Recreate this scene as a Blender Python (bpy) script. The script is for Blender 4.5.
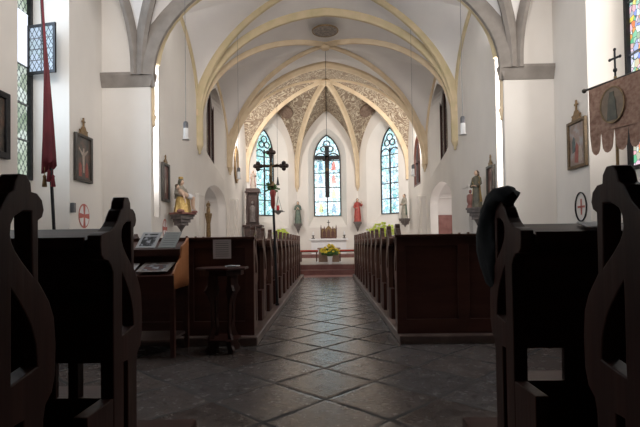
import bpy, bmesh, math, random
from math import sin, cos, pi, radians as R
from mathutils import Vector, Matrix, Euler
from mathutils.geometry import tessellate_polygon
random.seed(7)
for o in list(bpy.data.objects): bpy.data.objects.remove(o)
SC = bpy.context.scene
COL = SC.collection

# ------------------------------------------------------------------ camera, world, lights, exposure
cam = bpy.data.cameras.new('camera'); co = bpy.data.objects.new('camera', cam); COL.objects.link(co)
cam.sensor_width = 36; cam.lens = 36*462/640; cam.shift_y = 19/640; cam.clip_start = .05
co.location = (0, 0, 1.0)
co.rotation_euler = (Matrix.Rotation(R(.99), 3, 'Z') @ Matrix.Rotation(R(90+1.2), 3, 'X') @ Matrix.Rotation(R(-.8), 3, 'Z')).to_euler()
SC.camera = co
w = bpy.data.worlds.new('world'); SC.world = w; w.use_nodes = True
w.node_tree.nodes['Background'].inputs[0].default_value = (.75, .86, 1, 1)
w.node_tree.nodes['Background'].inputs[1].default_value = 1.0
SC.view_settings.view_transform = 'Standard'; SC.view_settings.look = 'None'
SC.view_settings.gamma = 1; SC.view_settings.use_curve_mapping = False
SC.view_settings.exposure = 0.25

def area(name, loc, rot, sx, sy, power, col=(1, 1, 1)):
    l = bpy.data.lights.new(name, 'AREA'); l.shape = 'RECTANGLE'; l.size = sx; l.size_y = sy
    l.energy = power; l.color = col
    o = bpy.data.objects.new(name, l); COL.objects.link(o); o.location = loc; o.rotation_euler = rot
    return o
# added fill light above the organ gallery, no window modelled behind it
area('west_fill_light', (0, -2.7, 6.3), (R(90), 0, 0), 4.5, 3.0, 700, (1, .95, .9))
# daylight of the nave windows beside the gallery
area('nave_window_daylight', (-4.75, 4.6, 5.2), (R(90), 0, R(-90)), 1.6, 3.4, 50, (.85, .93, 1))
area('nave_window_daylight', (4.75, 4.6, 5.2), (R(90), 0, R(90)), 1.6, 3.4, 50, (1, .95, .9))
# daylight of the slit windows just behind the great piers
area('choir_window_daylight', (-4.12, 10.05, 3.9), (R(90), 0, R(-90)), .3, 3.2, 36, (.92, .96, 1))
area('choir_window_daylight', (4.12, 10.05, 3.9), (R(90), 0, R(90)), .3, 3.2, 60, (1, .97, .94))
# daylight of the tall nave windows, at their near jambs
area('nave_window_daylight', (-5.36, 7.5, 4.6), (R(90), 0, R(-90)), .55, 3.6, 50, (.62, .80, 1))
area('nave_window_daylight', (5.28, 7.45, 4.6), (R(90), 0, R(90)), .4, 3.6, 50, (1, .97, .92))
# unseen lights added behind the great arch to brighten the choir vault
area('vault_fill_light', (-3.52, 10.0, 6.0), (R(112), 0, R(-35)), .25, .25, 115, (1, .97, .95))
area('vault_fill_light', (3.52, 10.0, 6.0), (R(112), 0, R(35)), .25, .25, 115, (1, .97, .95))
# extra lights added behind the choir arch to lift the apse
area('choir_fill_light', (-3.2, 17.8, 5.3), (R(86), 0, R(-25)), .35, .5, 125, (1, .95, .9))
area('choir_fill_light', (3.2, 17.8, 5.3), (R(86), 0, R(25)), .35, .5, 125, (1, .95, .9))

# ------------------------------------------------------------------ materials
def new_mat(name):
    m = bpy.data.materials.new(name); m.use_nodes = True
    nt = m.node_tree; return m, nt, nt.nodes['Principled BSDF']
def N(nt, t, **kw):
    n = nt.nodes.new(t)
    for k, v in kw.items(): setattr(n, k, v)
    return n
def math_(nt, op, a, b=None):
    n = N(nt, 'ShaderNodeMath', operation=op)
    for i, x in enumerate((a, b)):
        if x is None: continue
        if isinstance(x, (int, float)): n.inputs[i].default_value = x
        else: nt.links.new(x, n.inputs[i])
    return n.outputs[0]
def ramp(nt, fac, stops):
    n = N(nt, 'ShaderNodeValToRGB'); e = n.color_ramp.elements
    while len(e) < len(stops): e.new(.5)
    for i, (p, c) in enumerate(stops): e[i].position = p; e[i].color = (*c, 1)
    nt.links.new(fac, n.inputs[0]); return n.outputs[0]
def noisy(name, c1, c2, rough=.6, scale=(6, 6, 6), nscale=1.0, detail=4, bump=.1, metal=0, spec=.5):
    m, nt, b = new_mat(name)
    tc = N(nt, 'ShaderNodeTexCoord'); mp = N(nt, 'ShaderNodeMapping'); mp.inputs['Scale'].default_value = scale
    nt.links.new(tc.outputs['Object'], mp.inputs[0])
    no = N(nt, 'ShaderNodeTexNoise'); no.inputs['Scale'].default_value = nscale; no.inputs['Detail'].default_value = detail
    nt.links.new(mp.outputs[0], no.inputs['Vector'])
    c = ramp(nt, no.outputs[0], [(.3, c1), (.7, c2)])
    nt.links.new(c, b.inputs['Base Color'])
    b.inputs['Roughness'].default_value = rough; b.inputs['Metallic'].default_value = metal
    b.inputs['Specular IOR Level'].default_value = spec
    if bump:
        bp = N(nt, 'ShaderNodeBump'); bp.inputs['Strength'].default_value = bump; bp.inputs['Distance'].default_value = .02
        nt.links.new(no.outputs[0], bp.inputs['Height']); nt.links.new(bp.outputs[0], b.inputs['Normal'])
    return m
M = {}
M['plaster'] = noisy('plaster', (.69, .65, .61), (.76, .72, .675), .85, (1.2, 1.2, .8), 1, 5, .15)
M['web'] = noisy('vault_plaster', (.68, .65, .64), (.75, .72, .70), .9, (1, 1, 1), 1, 4, .1)
M['grey_stone'] = noisy('grey_stone', (.21, .185, .165), (.28, .25, .225), .8, (4, 4, 4), 1, 5, .2)
M['rib'] = noisy('ochre_rib', (.60, .46, .30), (.70, .57, .40), .8, (3, 3, 3), 1, 5, .1)
M['rib2'] = noisy('olive_rib', (.50, .42, .25), (.62, .50, .33), .8, (3, 3, 3), 1, 5, .1)
M['wood'] = noisy('dark_oak', (.028, .009, .0065), (.060, .021, .015), .45, (14, 14, 1.5), 1.2, 6, .12, spec=.22)
M['wood_h'] = noisy('dark_oak_board', (.036, .012, .010), (.070, .025, .02), .42, (1.5, 14, 14), 1.2, 6, .12, spec=.22)
M['lit_oak'] = noisy('lit_oak', (.055, .024, .017), (.12, .06, .045), .36, (14, 14, 1.5), 1.2, 6, .12, spec=.35)  # same pew oak made paler, the brighter light on the rows put into its colour
M['redwood'] = noisy('reddish_wood', (.070, .024, .017), (.115, .043, .030), .4, (2, 10, 10), 1, 5, .1)
M['lit_redwood'] = noisy('lit_reddish_wood', (.42, .16, .06), (.52, .21, .09), .45, (8, 8, 2), 1, 5, .1)  # reddish wood of the stand with the light on its side painted in
M['kerb'] = noisy('worn_kerb', (.10, .065, .055), (.2, .14, .12), .4, (3, 1, 3), 2, 5, .1)
M['dark_frame'] = noisy('dark_frame', (.02, .016, .014), (.05, .04, .03), .4, (8, 8, 8), 1, 4, .05)
M['gold'] = noisy('gilding', (.38, .24, .07), (.60, .42, .16), .4, (20, 20, 20), 1, 4, .2, .5)
M['dullgold'] = noisy('dull_gilding', (.14, .085, .04), (.28, .18, .08), .45, (20, 20, 20), 1, 4, .2, .4)
M['iron'] = noisy('black_iron', (.012, .012, .014), (.03, .03, .034), .5, (10, 10, 10), 1, 3, .05, .5)
M['skin'] = noisy('painted_skin', (.55, .38, .28), (.68, .48, .36), .5, (9, 9, 9), 1, 3, 0)
M['hair'] = noisy('painted_hair', (.05, .03, .02), (.10, .06, .03), .6, (9, 9, 9), 1, 3, .1)
M['robe_red'] = noisy('red_robe', (.28, .035, .03), (.44, .08, .06), .5, (9, 9, 9), 1, 3, .1)
M['robe_green'] = noisy('green_robe', (.07, .11, .09), (.16, .20, .15), .5, (9, 9, 9), 1, 3, .1)
M['robe_grey'] = noisy('grey_robe', (.22, .20, .16), (.36, .33, .27), .5, (9, 9, 9), 1, 3, .1)
M['robe_dark'] = noisy('dark_robe', (.05, .05, .04), (.16, .14, .09), .5, (9, 9, 9), 1, 3, .1)
M['console'] = noisy('stone_console', (.09, .075, .07), (.19, .16, .15), .7, (6, 6, 6), 1, 5, .3)
M['darkcarve'] = noisy('dark_carving', (.025, .013, .011), (.075, .04, .032), .45, (14, 14, 14), 1, 5, .4)
M['flag'] = noisy('crimson_cloth', (.09, .008, .014), (.17, .014, .025), .7, (8, 8, 3), 1, 4, .2)
M['brocade'] = noisy('rose_brocade', (.24, .12, .08), (.46, .29, .21), .7, (13, 13, 13), 1.4, 5, .2)
M['black_cloth'] = noisy('black_cloth', (.004, .004, .005), (.012, .012, .014), .9, (10, 10, 10), 1, 4, .3)
M['white'] = noisy('white_linen', (.72, .72, .74), (.80, .80, .80), .7, (3, 3, 3), 1, 3, 0)
M['whitepaint'] = noisy('white_lamp_glass', (.7, .7, .7), (.8, .8, .8), .3, (3, 3, 3), 1, 3, 0)
M['steel'] = noisy('grey_steel', (.10, .10, .11), (.16, .16, .17), .4, (3, 3, 3), 1, 3, 0, .6)
M['redstone'] = noisy('red_marble', (.13, .05, .045), (.22, .10, .085), .3, (5, 5, 5), 1, 6, .05)
M['redcushion'] = noisy('red_cushion', (.42, .04, .03), (.55, .07, .05), .8, (5, 5, 5), 1, 3, .1)
M['tanstone'] = noisy('brown_stone', (.22, .14, .10), (.34, .23, .17), .5, (6, 6, 6), 1, 6, .1)
M['leaf'] = noisy('leaf', (.05, .13, .03), (.12, .26, .06), .6, (15, 15, 15), 1, 3, 0)
M['yellow'] = noisy('yellow_petals', (.75, .52, .02), (.85, .70, .08), .6, (15, 15, 15), 1, 3, 0)
M['lime'] = noisy('lime_leaves', (.68, .85, .06), (.85, .92, .25), .6, (15, 15, 15), 1, 3, 0)
M['brickred'] = noisy('brown_red_door', (.20, .075, .06), (.28, .12, .10), .6, (6, 6, 6), 1, 4, .1)
M['crossred'] = noisy('wall_paint_red', (.42, .11, .09), (.52, .17, .14), .8, (14, 14, 14), 1, 4, 0)
M['glassred'] = noisy('red_lamp_glass', (.5, .02, .03), (.6, .04, .05), .2, (5, 5, 5), 1, 2, 0)
M['redfelt'] = noisy('red_slabs', (.33, .15, .14), (.42, .21, .19), .45, (3, 3, 3), 1, 5, .05)
M['flesh_glow'] = M['skin']

def floor_mat():
    m, nt, b = new_mat('flagstones')
    tc = N(nt, 'ShaderNodeTexCoord')
    wn = N(nt, 'ShaderNodeTexNoise'); wn.inputs['Scale'].default_value = 2.2; wn.inputs['Detail'].default_value = 6
    nt.links.new(tc.outputs['Object'], wn.inputs['Vector'])
    vs = N(nt, 'ShaderNodeVectorMath', operation='MULTIPLY_ADD')
    nt.links.new(wn.outputs['Color'], vs.inputs[0]); vs.inputs[1].default_value = (.045, .045, 0)
    nt.links.new(tc.outputs['Object'], vs.inputs[2])
    mp = N(nt, 'ShaderNodeMapping', vector_type='TEXTURE')
    nt.links.new(vs.outputs[0], mp.inputs[0])
    mp.inputs['Location'].default_value = (.346, 3.35, 0); mp.inputs['Rotation'].default_value = (0, 0, R(-43.5))
    mp.inputs['Scale'].default_value = (.51, .51, 1)
    sp = N(nt, 'ShaderNodeSeparateXYZ'); nt.links.new(mp.outputs[0], sp.inputs[0])
    ds = []
    for i in (0, 1):
        fr = math_(nt, 'FRACT', sp.outputs[i])
        ds.append(math_(nt, 'MINIMUM', fr, math_(nt, 'SUBTRACT', 1.0, fr)))
    d = math_(nt, 'MINIMUM', ds[0], ds[1])
    n2 = N(nt, 'ShaderNodeTexNoise'); n2.inputs['Scale'].default_value = 5; n2.inputs['Detail'].default_value = 8; n2.inputs['Roughness'].default_value = .7
    nt.links.new(tc.outputs['Object'], n2.inputs['Vector'])
    wid = math_(nt, 'MULTIPLY', math_(nt, 'SUBTRACT', n2.outputs[0], .33), .13)
    joint = math_(nt, 'LESS_THAN', d, wid)
    jsoft = N(nt, 'ShaderNodeMapRange'); nt.links.new(d, jsoft.inputs[0]); jsoft.inputs[1].default_value = 0; jsoft.inputs[2].default_value = .06
    fl = N(nt, 'ShaderNodeVectorMath', operation='FLOOR'); nt.links.new(mp.outputs[0], fl.inputs[0])
    wh = N(nt, 'ShaderNodeTexWhiteNoise'); nt.links.new(fl.outputs[0], wh.inputs[0])
    stone = ramp(nt, wh.outputs[0], [(0, (.095, .074, .068)), (.35, (.138, .115, .108)), (.7, (.115, .105, .106)), (1, (.15, .122, .113))])
    n3 = N(nt, 'ShaderNodeTexNoise'); n3.inputs['Scale'].default_value = 9; n3.inputs['Detail'].default_value = 9; n3.inputs['Roughness'].default_value = .75
    nt.links.new(tc.outputs['Object'], n3.inputs['Vector'])
    mott = ramp(nt, n3.outputs[0], [(.36, (.5, .5, .5)), (.5, (1, 1, 1))])
    mx = N(nt, 'ShaderNodeMix', data_type='RGBA', blend_type='MULTIPLY'); mx.inputs[0].default_value = .7
    nt.links.new(stone, mx.inputs[6]); nt.links.new(mott, mx.inputs[7])
    mj = N(nt, 'ShaderNodeMix', data_type='RGBA'); nt.links.new(joint, mj.inputs[0]); nt.links.new(mx.outputs[2], mj.inputs[6]); mj.inputs[7].default_value = (.018, .013, .012, 1)
    nt.links.new(mj.outputs[2], b.inputs['Base Color'])
    rr = math_(nt, 'ADD', math_(nt, 'MULTIPLY', n3.outputs[0], .42), .03)
    rj = math_(nt, 'MAXIMUM', rr, math_(nt, 'MULTIPLY', joint, .9))
    nt.links.new(rj, b.inputs['Roughness'])
    b.inputs['Specular IOR Level'].default_value = .9
    h = math_(nt, 'ADD', math_(nt, 'MULTIPLY', jsoft.outputs[0], 1.0), math_(nt, 'MULTIPLY', n3.outputs[0], .55))
    bp = N(nt, 'ShaderNodeBump'); bp.inputs['Strength'].default_value = .28; bp.inputs['Distance'].default_value = .012
    nt.links.new(h, bp.inputs['Height']); nt.links.new(bp.outputs[0], b.inputs['Normal'])
    return m
M['floor'] = floor_mat()

def fresco_mat():
    m, nt, b = new_mat('painted_scrollwork')
    tc = N(nt, 'ShaderNodeTexCoord')
    n = N(nt, 'ShaderNodeTexNoise'); n.inputs['Scale'].default_value = 1.6; n.inputs['Detail'].default_value = 2; n.inputs['Distortion'].default_value = 1.5
    nt.links.new(tc.outputs['Object'], n.inputs['Vector'])
    s = math_(nt, 'SINE', math_(nt, 'MULTIPLY', n.outputs[0], 62.0))
    c = ramp(nt, s, [(.0, (.24, .18, .13)), (.4, (.37, .30, .21)), (.9, (.54, .47, .36))])
    n2 = N(nt, 'ShaderNodeTexVoronoi'); n2.inputs['Scale'].default_value = 6; nt.links.new(tc.outputs['Object'], n2.inputs['Vector'])
    c2 = ramp(nt, n2.outputs['Distance'], [(.15, (.55, .42, .34)), (.5, (1, 1, 1))])
    mx = N(nt, 'ShaderNodeMix', data_type='RGBA', blend_type='MULTIPLY'); mx.inputs[0].default_value = .6
    nt.links.new(c, mx.inputs[6]); nt.links.new(c2, mx.inputs[7])
    nt.links.new(mx.outputs[2], b.inputs['Base Color']); b.inputs['Roughness'].default_value = .9
    return m
M['fresco'] = fresco_mat()
M['medal'] = noisy('painted_medallion', (.13, .08, .06), (.27, .19, .14), .9, (9, 9, 9), 1, 5, 0)

def glass_mat(name, stops, strength, vscale=(6, 6, 6), lead=(14, 14), base=None, diamond=False, figs=False):
    """lit leaded glass; the colours sit in the glass pieces (UV metres)"""
    m, nt, b = new_mat(name)
    uv = N(nt, 'ShaderNodeUVMap')
    mp = N(nt, 'ShaderNodeMapping'); mp.inputs['Scale'].default_value = vscale; nt.links.new(uv.outputs[0], mp.inputs[0])
    v = N(nt, 'ShaderNodeTexVoronoi'); v.inputs['Scale'].default_value = 1; nt.links.new(mp.outputs[0], v.inputs['Vector'])
    ve = N(nt, 'ShaderNodeTexVoronoi', feature='DISTANCE_TO_EDGE'); ve.inputs['Scale'].default_value = 1; nt.links.new(mp.outputs[0], ve.inputs['Vector'])
    sp = N(nt, 'ShaderNodeSeparateColor'); nt.links.new(v.outputs['Color'], sp.inputs[0])
    col = ramp(nt, sp.outputs[0], stops)
    if diamond:
        mp.inputs['Rotation'].default_value = (0, 0, 0)
        s2 = N(nt, 'ShaderNodeSeparateXYZ'); nt.links.new(uv.outputs[0], s2.inputs[0])
        a = math_(nt, 'MULTIPLY', math_(nt, 'ADD', s2.outputs[0], math_(nt, 'MULTIPLY', s2.outputs[1], .6)), lead[0])
        c = math_(nt, 'MULTIPLY', math_(nt, 'SUBTRACT', s2.outputs[0], math_(nt, 'MULTIPLY', s2.outputs[1], .6)), lead[0])
        e = math_(nt, 'MINIMUM', math_(nt, 'PINGPONG', a, .5), math_(nt, 'PINGPONG', c, .5))
        edge = math_(nt, 'LESS_THAN', e, .09)
    else:
        edge = math_(nt, 'LESS_THAN', ve.outputs['Distance'], .035)
    mx = N(nt, 'ShaderNodeMix', data_type='RGBA'); nt.links.new(edge, mx.inputs[0]); nt.links.new(col, mx.inputs[6]); mx.inputs[7].default_value = (.03, .035, .04, 1)
    nt.links.new(mx.outputs[2], b.inputs['Emission Color']); b.inputs['Emission Strength'].default_value = strength
    b.inputs['Base Color'].default_value = (.05, .06, .07, 1); b.inputs['Roughness'].default_value = .15
    return m
PALE = [(0, (.50, .78, .90)), (.3, (.75, .92, 1)), (.45, (.22, .50, .68)), (.6, (.85, .95, 1)), (.75, (.16, .45, .48)), (.9, (.60, .82, .74)), (1, (.8, .9, 1))]
TEAL = [(0, (.22, .50, .55)), (.3, (.55, .82, .88)), (.5, (.12, .36, .38)), (.7, (.70, .90, .95)), (.85, (.25, .55, .40)), (1, (.60, .80, .90))]
M['glass_pale'] = glass_mat('pale_stained_glass', PALE, 1.45, (8, 6, 8))
M['glass_teal'] = glass_mat('teal_stained_glass', TEAL, 1.5, (9, 7, 9))
M['glass_green'] = glass_mat('green_leaded_glass', [(0, (.22, .30, .20)), (.5, (.45, .52, .42)), (1, (.62, .70, .66))], 1.0, (5, 5, 5), (9, 9), diamond=True)
M['glass_white'] = glass_mat('clear_opened_light', [(0, (.75, .82, .98)), (1, (.85, .90, 1))], 1.1, (2, 2, 2))
M['glass_color'] = glass_mat('coloured_stained_glass', [(0, (.75, .12, .08)), (.22, (.95, .78, .1)), (.4, (.15, .25, .75)), (.55, (.85, .9, .9)), (.7, (.1, .5, .25)), (.85, (.9, .45, .5)), (1, (.55, .75, .95))], 1.1, (11, 9, 11))
M['g_red'] = glass_mat('red_glass_figure', [(0, (.75, .16, .12)), (1, (.85, .35, .3))], 1.1, (9, 9, 9))
M['g_blue'] = glass_mat('blue_glass_figure', [(0, (.15, .35, .65)), (1, (.3, .6, .75))], .9, (9, 9, 9))
M['g_yel'] = glass_mat('yellow_glass_figure', [(0, (.75, .75, .25)), (1, (.6, .8, .4))], .9, (9, 9, 9))

def paper_mat(name, c, line, n, picture=False):
    m, nt, b = new_mat(name)
    uv = N(nt, 'ShaderNodeUVMap'); s = N(nt, 'ShaderNodeSeparateXYZ'); nt.links.new(uv.outputs[0], s.inputs[0])
    st = math_(nt, 'LESS_THAN', math_(nt, 'FRACT', math_(nt, 'MULTIPLY', s.outputs[1], n)), .35)
    ins = math_(nt, 'MULTIPLY', math_(nt, 'GREATER_THAN', s.outputs[0], .14), math_(nt, 'LESS_THAN', s.outputs[0], .86))
    ins2 = math_(nt, 'MULTIPLY', math_(nt, 'GREATER_THAN', s.outputs[1], .12), math_(nt, 'LESS_THAN', s.outputs[1], .9))
    f = math_(nt, 'MULTIPLY', st, math_(nt, 'MULTIPLY', ins, ins2))
    if picture:
        no = N(nt, 'ShaderNodeTexNoise'); no.inputs['Scale'].default_value = 4; nt.links.new(uv.outputs[0], no.inputs['Vector'])
        box = math_(nt, 'MULTIPLY', ins, math_(nt, 'MULTIPLY', math_(nt, 'GREATER_THAN', s.outputs[1], .1), math_(nt, 'LESS_THAN', s.outputs[1], .72)))
        head = math_(nt, 'MULTIPLY', ins, math_(nt, 'MULTIPLY', math_(nt, 'GREATER_THAN', s.outputs[1], .8), math_(nt, 'LESS_THAN', s.outputs[1], .9)))
        pc = ramp(nt, no.outputs[0], [(.42, line), (.52, (.10, .10, .11)), (.6, (.5, .5, .55))])
        f = math_(nt, 'MAXIMUM', box, head)
        mx = N(nt, 'ShaderNodeMix', data_type='RGBA'); nt.links.new(f, mx.inputs[0]); mx.inputs[6].default_value = (*c, 1); nt.links.new(pc, mx.inputs[7])
    else:
        mx = N(nt, 'ShaderNodeMix', data_type='RGBA'); nt.links.new(f, mx.inputs[0]); mx.inputs[6].default_value = (*c, 1); mx.inputs[7].default_value = (*line, 1)
    nt.links.new(mx.outputs[2], b.inputs['Base Color']); b.inputs['Roughness'].default_value = .6
    return m
M['paper'] = paper_mat('printed_paper', (.72, .68, .68), (.36, .34, .34), 9)
M['booklet'] = paper_mat('picture_booklet', (.60, .60, .62), (.02, .02, .02), 5, True)
M['leaflet'] = paper_mat('green_leaflet', (.38, .39, .38), (.24, .25, .24), 7)
M['leaflet2'] = paper_mat('red_leaflet', (.30, .27, .25), (.16, .07, .06), 4, True)

def canvas(name, c1, c2, c3, sc):
    m, nt, b = new_mat(name)
    tc = N(nt, 'ShaderNodeTexCoord'); n = N(nt, 'ShaderNodeTexNoise'); n.inputs['Scale'].default_value = sc; n.inputs['Detail'].default_value = 5
    nt.links.new(tc.outputs['Object'], n.inputs['Vector'])
    nt.links.new(ramp(nt, n.outputs[0], [(.35, c1), (.5, c2), (.65, c3)]), b.inputs['Base Color']); b.inputs['Roughness'].default_value = .35
    return m
M['cv_dark'] = canvas('dark_oil_canvas', (.03, .03, .03), (.07, .06, .05), (.14, .08, .06), 5)
M['cv_pale'] = canvas('pale_oil_canvas', (.16, .15, .14), (.28, .20, .17), (.32, .32, .33), 5)
M['cv_red'] = canvas('brown_oil_canvas', (.06, .03, .02), (.14, .05, .04), (.2, .12, .09), 5)
M['paintflesh'] = noisy('painted_flesh', (.30, .24, .20), (.45, .38, .32), .5, (14, 14, 14), 1, 3, 0)
M['paintred'] = noisy('painted_red_cloth', (.22, .05, .04), (.34, .10, .08), .5, (14, 14, 14), 1, 3, 0)
M['paintblue'] = noisy('painted_blue_cloth', (.04, .06, .07), (.10, .14, .14), .5, (14, 14, 14), 1, 3, 0)

# ------------------------------------------------------------------ mesh helpers
class MB:
    def __init__(s): s.v = []; s.f = []; s.uv = {}
    def add(s, vs, fs, uvs=None):
        k = len(s.v); s.v += [tuple(p) for p in vs]; s.f += [tuple(i+k for i in f) for f in fs]
        if uvs:
            for i, u in enumerate(uvs): s.uv[k+i] = u
        return s
    def box(s, x0, x1, y0, y1, z0, z1, rot=None, piv=(0, 0, 0)):
        vs = [Vector((x, y, z)) for z in (z0, z1) for y in (y0, y1) for x in (x0, x1)]
        if rot:
            m = Euler(rot).to_matrix(); p = Vector(piv); vs = [m @ (q-p)+p for q in vs]
        return s.add(vs, [(0, 2, 3, 1), (4, 5, 7, 6), (0, 1, 5, 4), (2, 6, 7, 3), (0, 4, 6, 2), (1, 3, 7, 5)])
    def lathe(s, prof, c=(0, 0, 0), n=20, sx=1, sy=1, fold=0, k=9):
        vs = []; m = len(prof)
        for r, z in prof:
            for i in range(n):
                a = 2*pi*i/n; rr = r*(1+fold*cos(k*a+z*3))
                vs.append((c[0]+rr*cos(a)*sx, c[1]+rr*sin(a)*sy, c[2]+z))
        fs = [(j*n+i, j*n+(i+1) % n, (j+1)*n+(i+1) % n, (j+1)*n+i) for j in range(m-1) for i in range(n)]
        fs += [tuple(range(n))[::-1], tuple((m-1)*n+i for i in range(n))]
        return s.add(vs, fs)
    def tube(s, pts, r, n=8, flat=1):
        pts = [Vector(p) for p in pts]; rs = r if isinstance(r, (list, tuple)) else [r]*len(pts)
        vs = []; pn = None
        for i, p in enumerate(pts):
            t = (pts[min(i+1, len(pts)-1)]-pts[max(i-1, 0)]).normalized()
            if pn is None: pn = t.orthogonal().normalized()
            pn = (pn-t*pn.dot(t)).normalized(); bn = t.cross(pn)
            for j in range(n):
                a = 2*pi*j/n; vs.append(p+(pn*cos(a)+bn*sin(a)*flat)*rs[i])
        m = len(pts)
        fs = [(i*n+j, i*n+(j+1) % n, (i+1)*n+(j+1) % n, (i+1)*n+j) for i in range(m-1) for j in range(n)]
        fs += [tuple(range(n))[::-1], tuple((m-1)*n+j for j in range(n))]
        return s.add(vs, fs)
    def ell(s, c, r, n=12, m=8):
        prof = [(max(sin(pi*i/m), .02), -cos(pi*i/m)) for i in range(m+1)]
        vs = [(c[0]+p*cos(2*pi*j/n)*r[0], c[1]+p*sin(2*pi*j/n)*r[1], c[2]+z*r[2]) for p, z in prof for j in range(n)]
        fs = [(i*n+j, i*n+(j+1) % n, (i+1)*n+(j+1) % n, (i+1)*n+j) for i in range(m) for j in range(n)]
        fs += [tuple(range(n))[::-1], tuple(m*n+j for j in range(n))]
        return s.add(vs, fs)
    def plate(s, outer, holes, th, mp, uvs=None):
        """flat polygon with holes, thickness th; mp(a, b, d) -> point"""
        loops = [outer]+list(holes); flat = [p for l in loops for p in l]; n = len(flat)
        tri = tessellate_polygon([[Vector((p[0], p[1], 0)) for p in l] for l in loops])
        vs = [mp(p[0], p[1], 0) for p in flat]+[mp(p[0], p[1], th) for p in flat]
        fs = [tuple(t) for t in tri]+[tuple(i+n for i in t)[::-1] for t in tri]
        k = 0
        for l in loops:
            m = len(l)
            fs += [(k+i, k+(i+1) % m, k+(i+1) % m+n, k+i+n) for i in range(m)]; k += m
        return s.add(vs, fs, [uvs(p) if uvs else (p[0], p[1]) for p in flat]*2)
    def quad(s, a, b, c, d): return s.add([a, b, c, d], [(0, 1, 2, 3)], [(0, 0), (1, 0), (1, 1), (0, 1)])
    def build(s, name, mat, parent=None, loc=(0, 0, 0), smooth=0, bevel=0, label=None):
        me = bpy.data.meshes.new(name); me.from_pydata(s.v, [], s.f); me.validate()
        bm = bmesh.new(); bm.from_mesh(me); bmesh.ops.recalc_face_normals(bm, faces=bm.faces)
        if bevel: bmesh.ops.remove_doubles(bm, verts=bm.verts, dist=1e-5)
        bm.to_mesh(me); bm.free()
        if s.uv and not bevel:
            ul = me.uv_layers.new(name='UVMap')
            for l in me.loops: ul.data[l.index].uv = s.uv.get(l.vertex_index, (0, 0))
        if smooth:
            me.shade_smooth(); me.set_sharp_from_angle(angle=R(smooth))
        me.materials.append(M[mat] if isinstance(mat, str) else mat)
        o = bpy.data.objects.new(name, me); COL.objects.link(o); o.location = loc
        if parent: o.parent = parent
        if bevel:
            md = o.modifiers.new('bevel', 'BEVEL'); md.width = bevel; md.segments = 2; md.limit_method = 'ANGLE'; md.angle_limit = R(40)
        if label: o['label'] = label
        return o
XZ = lambda a, b, d: (a, d, b)
def thing(name, label, cat, loc=(0, 0, 0), rz=0, group=None):
    o = bpy.data.objects.new(name, None); COL.objects.link(o); o.location = loc; o.rotation_euler = (0, 0, rz)
    o.empty_display_size = .1
    return tag(o, label, cat, group)
def tag(o, label, cat, group=None):
    o['label'] = label; o['category'] = cat
    if group: o['group'] = group
    return o
def struct(o): o['kind'] = 'structure'; return o
def dup(root, loc, label=None, rz=None):
    r = root.copy(); COL.objects.link(r); r.location = loc
    if rz is not None: r.rotation_euler = (0, 0, rz)
    if label: r['label'] = label
    for ch in list(root.children):
        c = ch.copy(); COL.objects.link(c); c.parent = r
        for g in list(ch.children):
            d = g.copy(); COL.objects.link(d); d.parent = c
    return r
def pointed(w, z0, zs, zt, n=10, thm=68, c=0.0):
    """outline of a pointed opening: half width w, sill z0, spring zs, tip zt"""
    T = R(thm); side = []
    for i in range(n+1):
        t = T*i/n; side.append((w*(1-(1-cos(t))/(1-cos(T))), zs+(zt-zs)*sin(t)/sin(T)))
    return [(c-w, z0), (c+w, z0)]+[(c+a, b) for a, b in side]+[(c-a, b) for a, b in side[-2::-1]]
def arc(P0, P1, zs, thm=80, n=18, k=3):
    P0 = Vector(P0); P1 = Vector(P1); T = R(thm)
    out = [Vector((P0.x, P0.y, P0.z+(zs-P0.z)*i/k)) for i in range(k)]
    for i in range(n+1):
        t = T*i/n; h = (1-cos(t))/(1-cos(T)); v = sin(t)/sin(T)
        out.append(Vector((P0.x+(P1.x-P0.x)*h, P0.y+(P1.y-P0.y)*h, zs+(P1.z-zs)*v)))
    return out
def sweep(mb, pts, wd, dp, L=None):
    pts = [Vector(p) for p in pts]; d = pts[-1]-pts[0]
    if L is None: L = Vector((d.y, -d.x, 0)).normalized()
    L = Vector(L); prof = [(-wd/2, -.12), (-wd/2, dp*.45), (-wd*.22, dp), (wd*.22, dp), (wd/2, dp*.45), (wd/2, -.12)]
    inward = Vector((d.x, d.y, 0)); m = len(prof); vs = []
    for i, p in enumerate(pts):
        t = (pts[min(i+1, len(pts)-1)]-pts[max(i-1, 0)]).normalized()
        nn = t.cross(L).normalized()
        # at the springing (t up) the rib faces inward, at the crown it faces down
        if nn.dot(inward.normalized())*abs(t.z) - nn.z*(1-abs(t.z)) < 0: nn = -nn
        for a, b in prof: vs.append(p+L*a+nn*b)
    fs = [(i*m+j, i*m+(j+1) % m, (i+1)*m+(j+1) % m, (i+1)*m+j) for i in range(len(pts)-1) for j in range(m)]
    fs += [tuple(range(m)), tuple((len(pts)-1)*m+j for j in range(m))[::-1]]
    return mb.add(vs, fs)
def ruled(mb, A, B, ns=6):
    n = len(A); vs = [A[i].lerp(B[i], s/ns) for i in range(n) for s in range(ns+1)]; q = ns+1
    return mb.add(vs, [(i*q+s, i*q+s+1, (i+1)*q+s+1, (i+1)*q+s) for i in range(n-1) for s in range(ns)])

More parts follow.
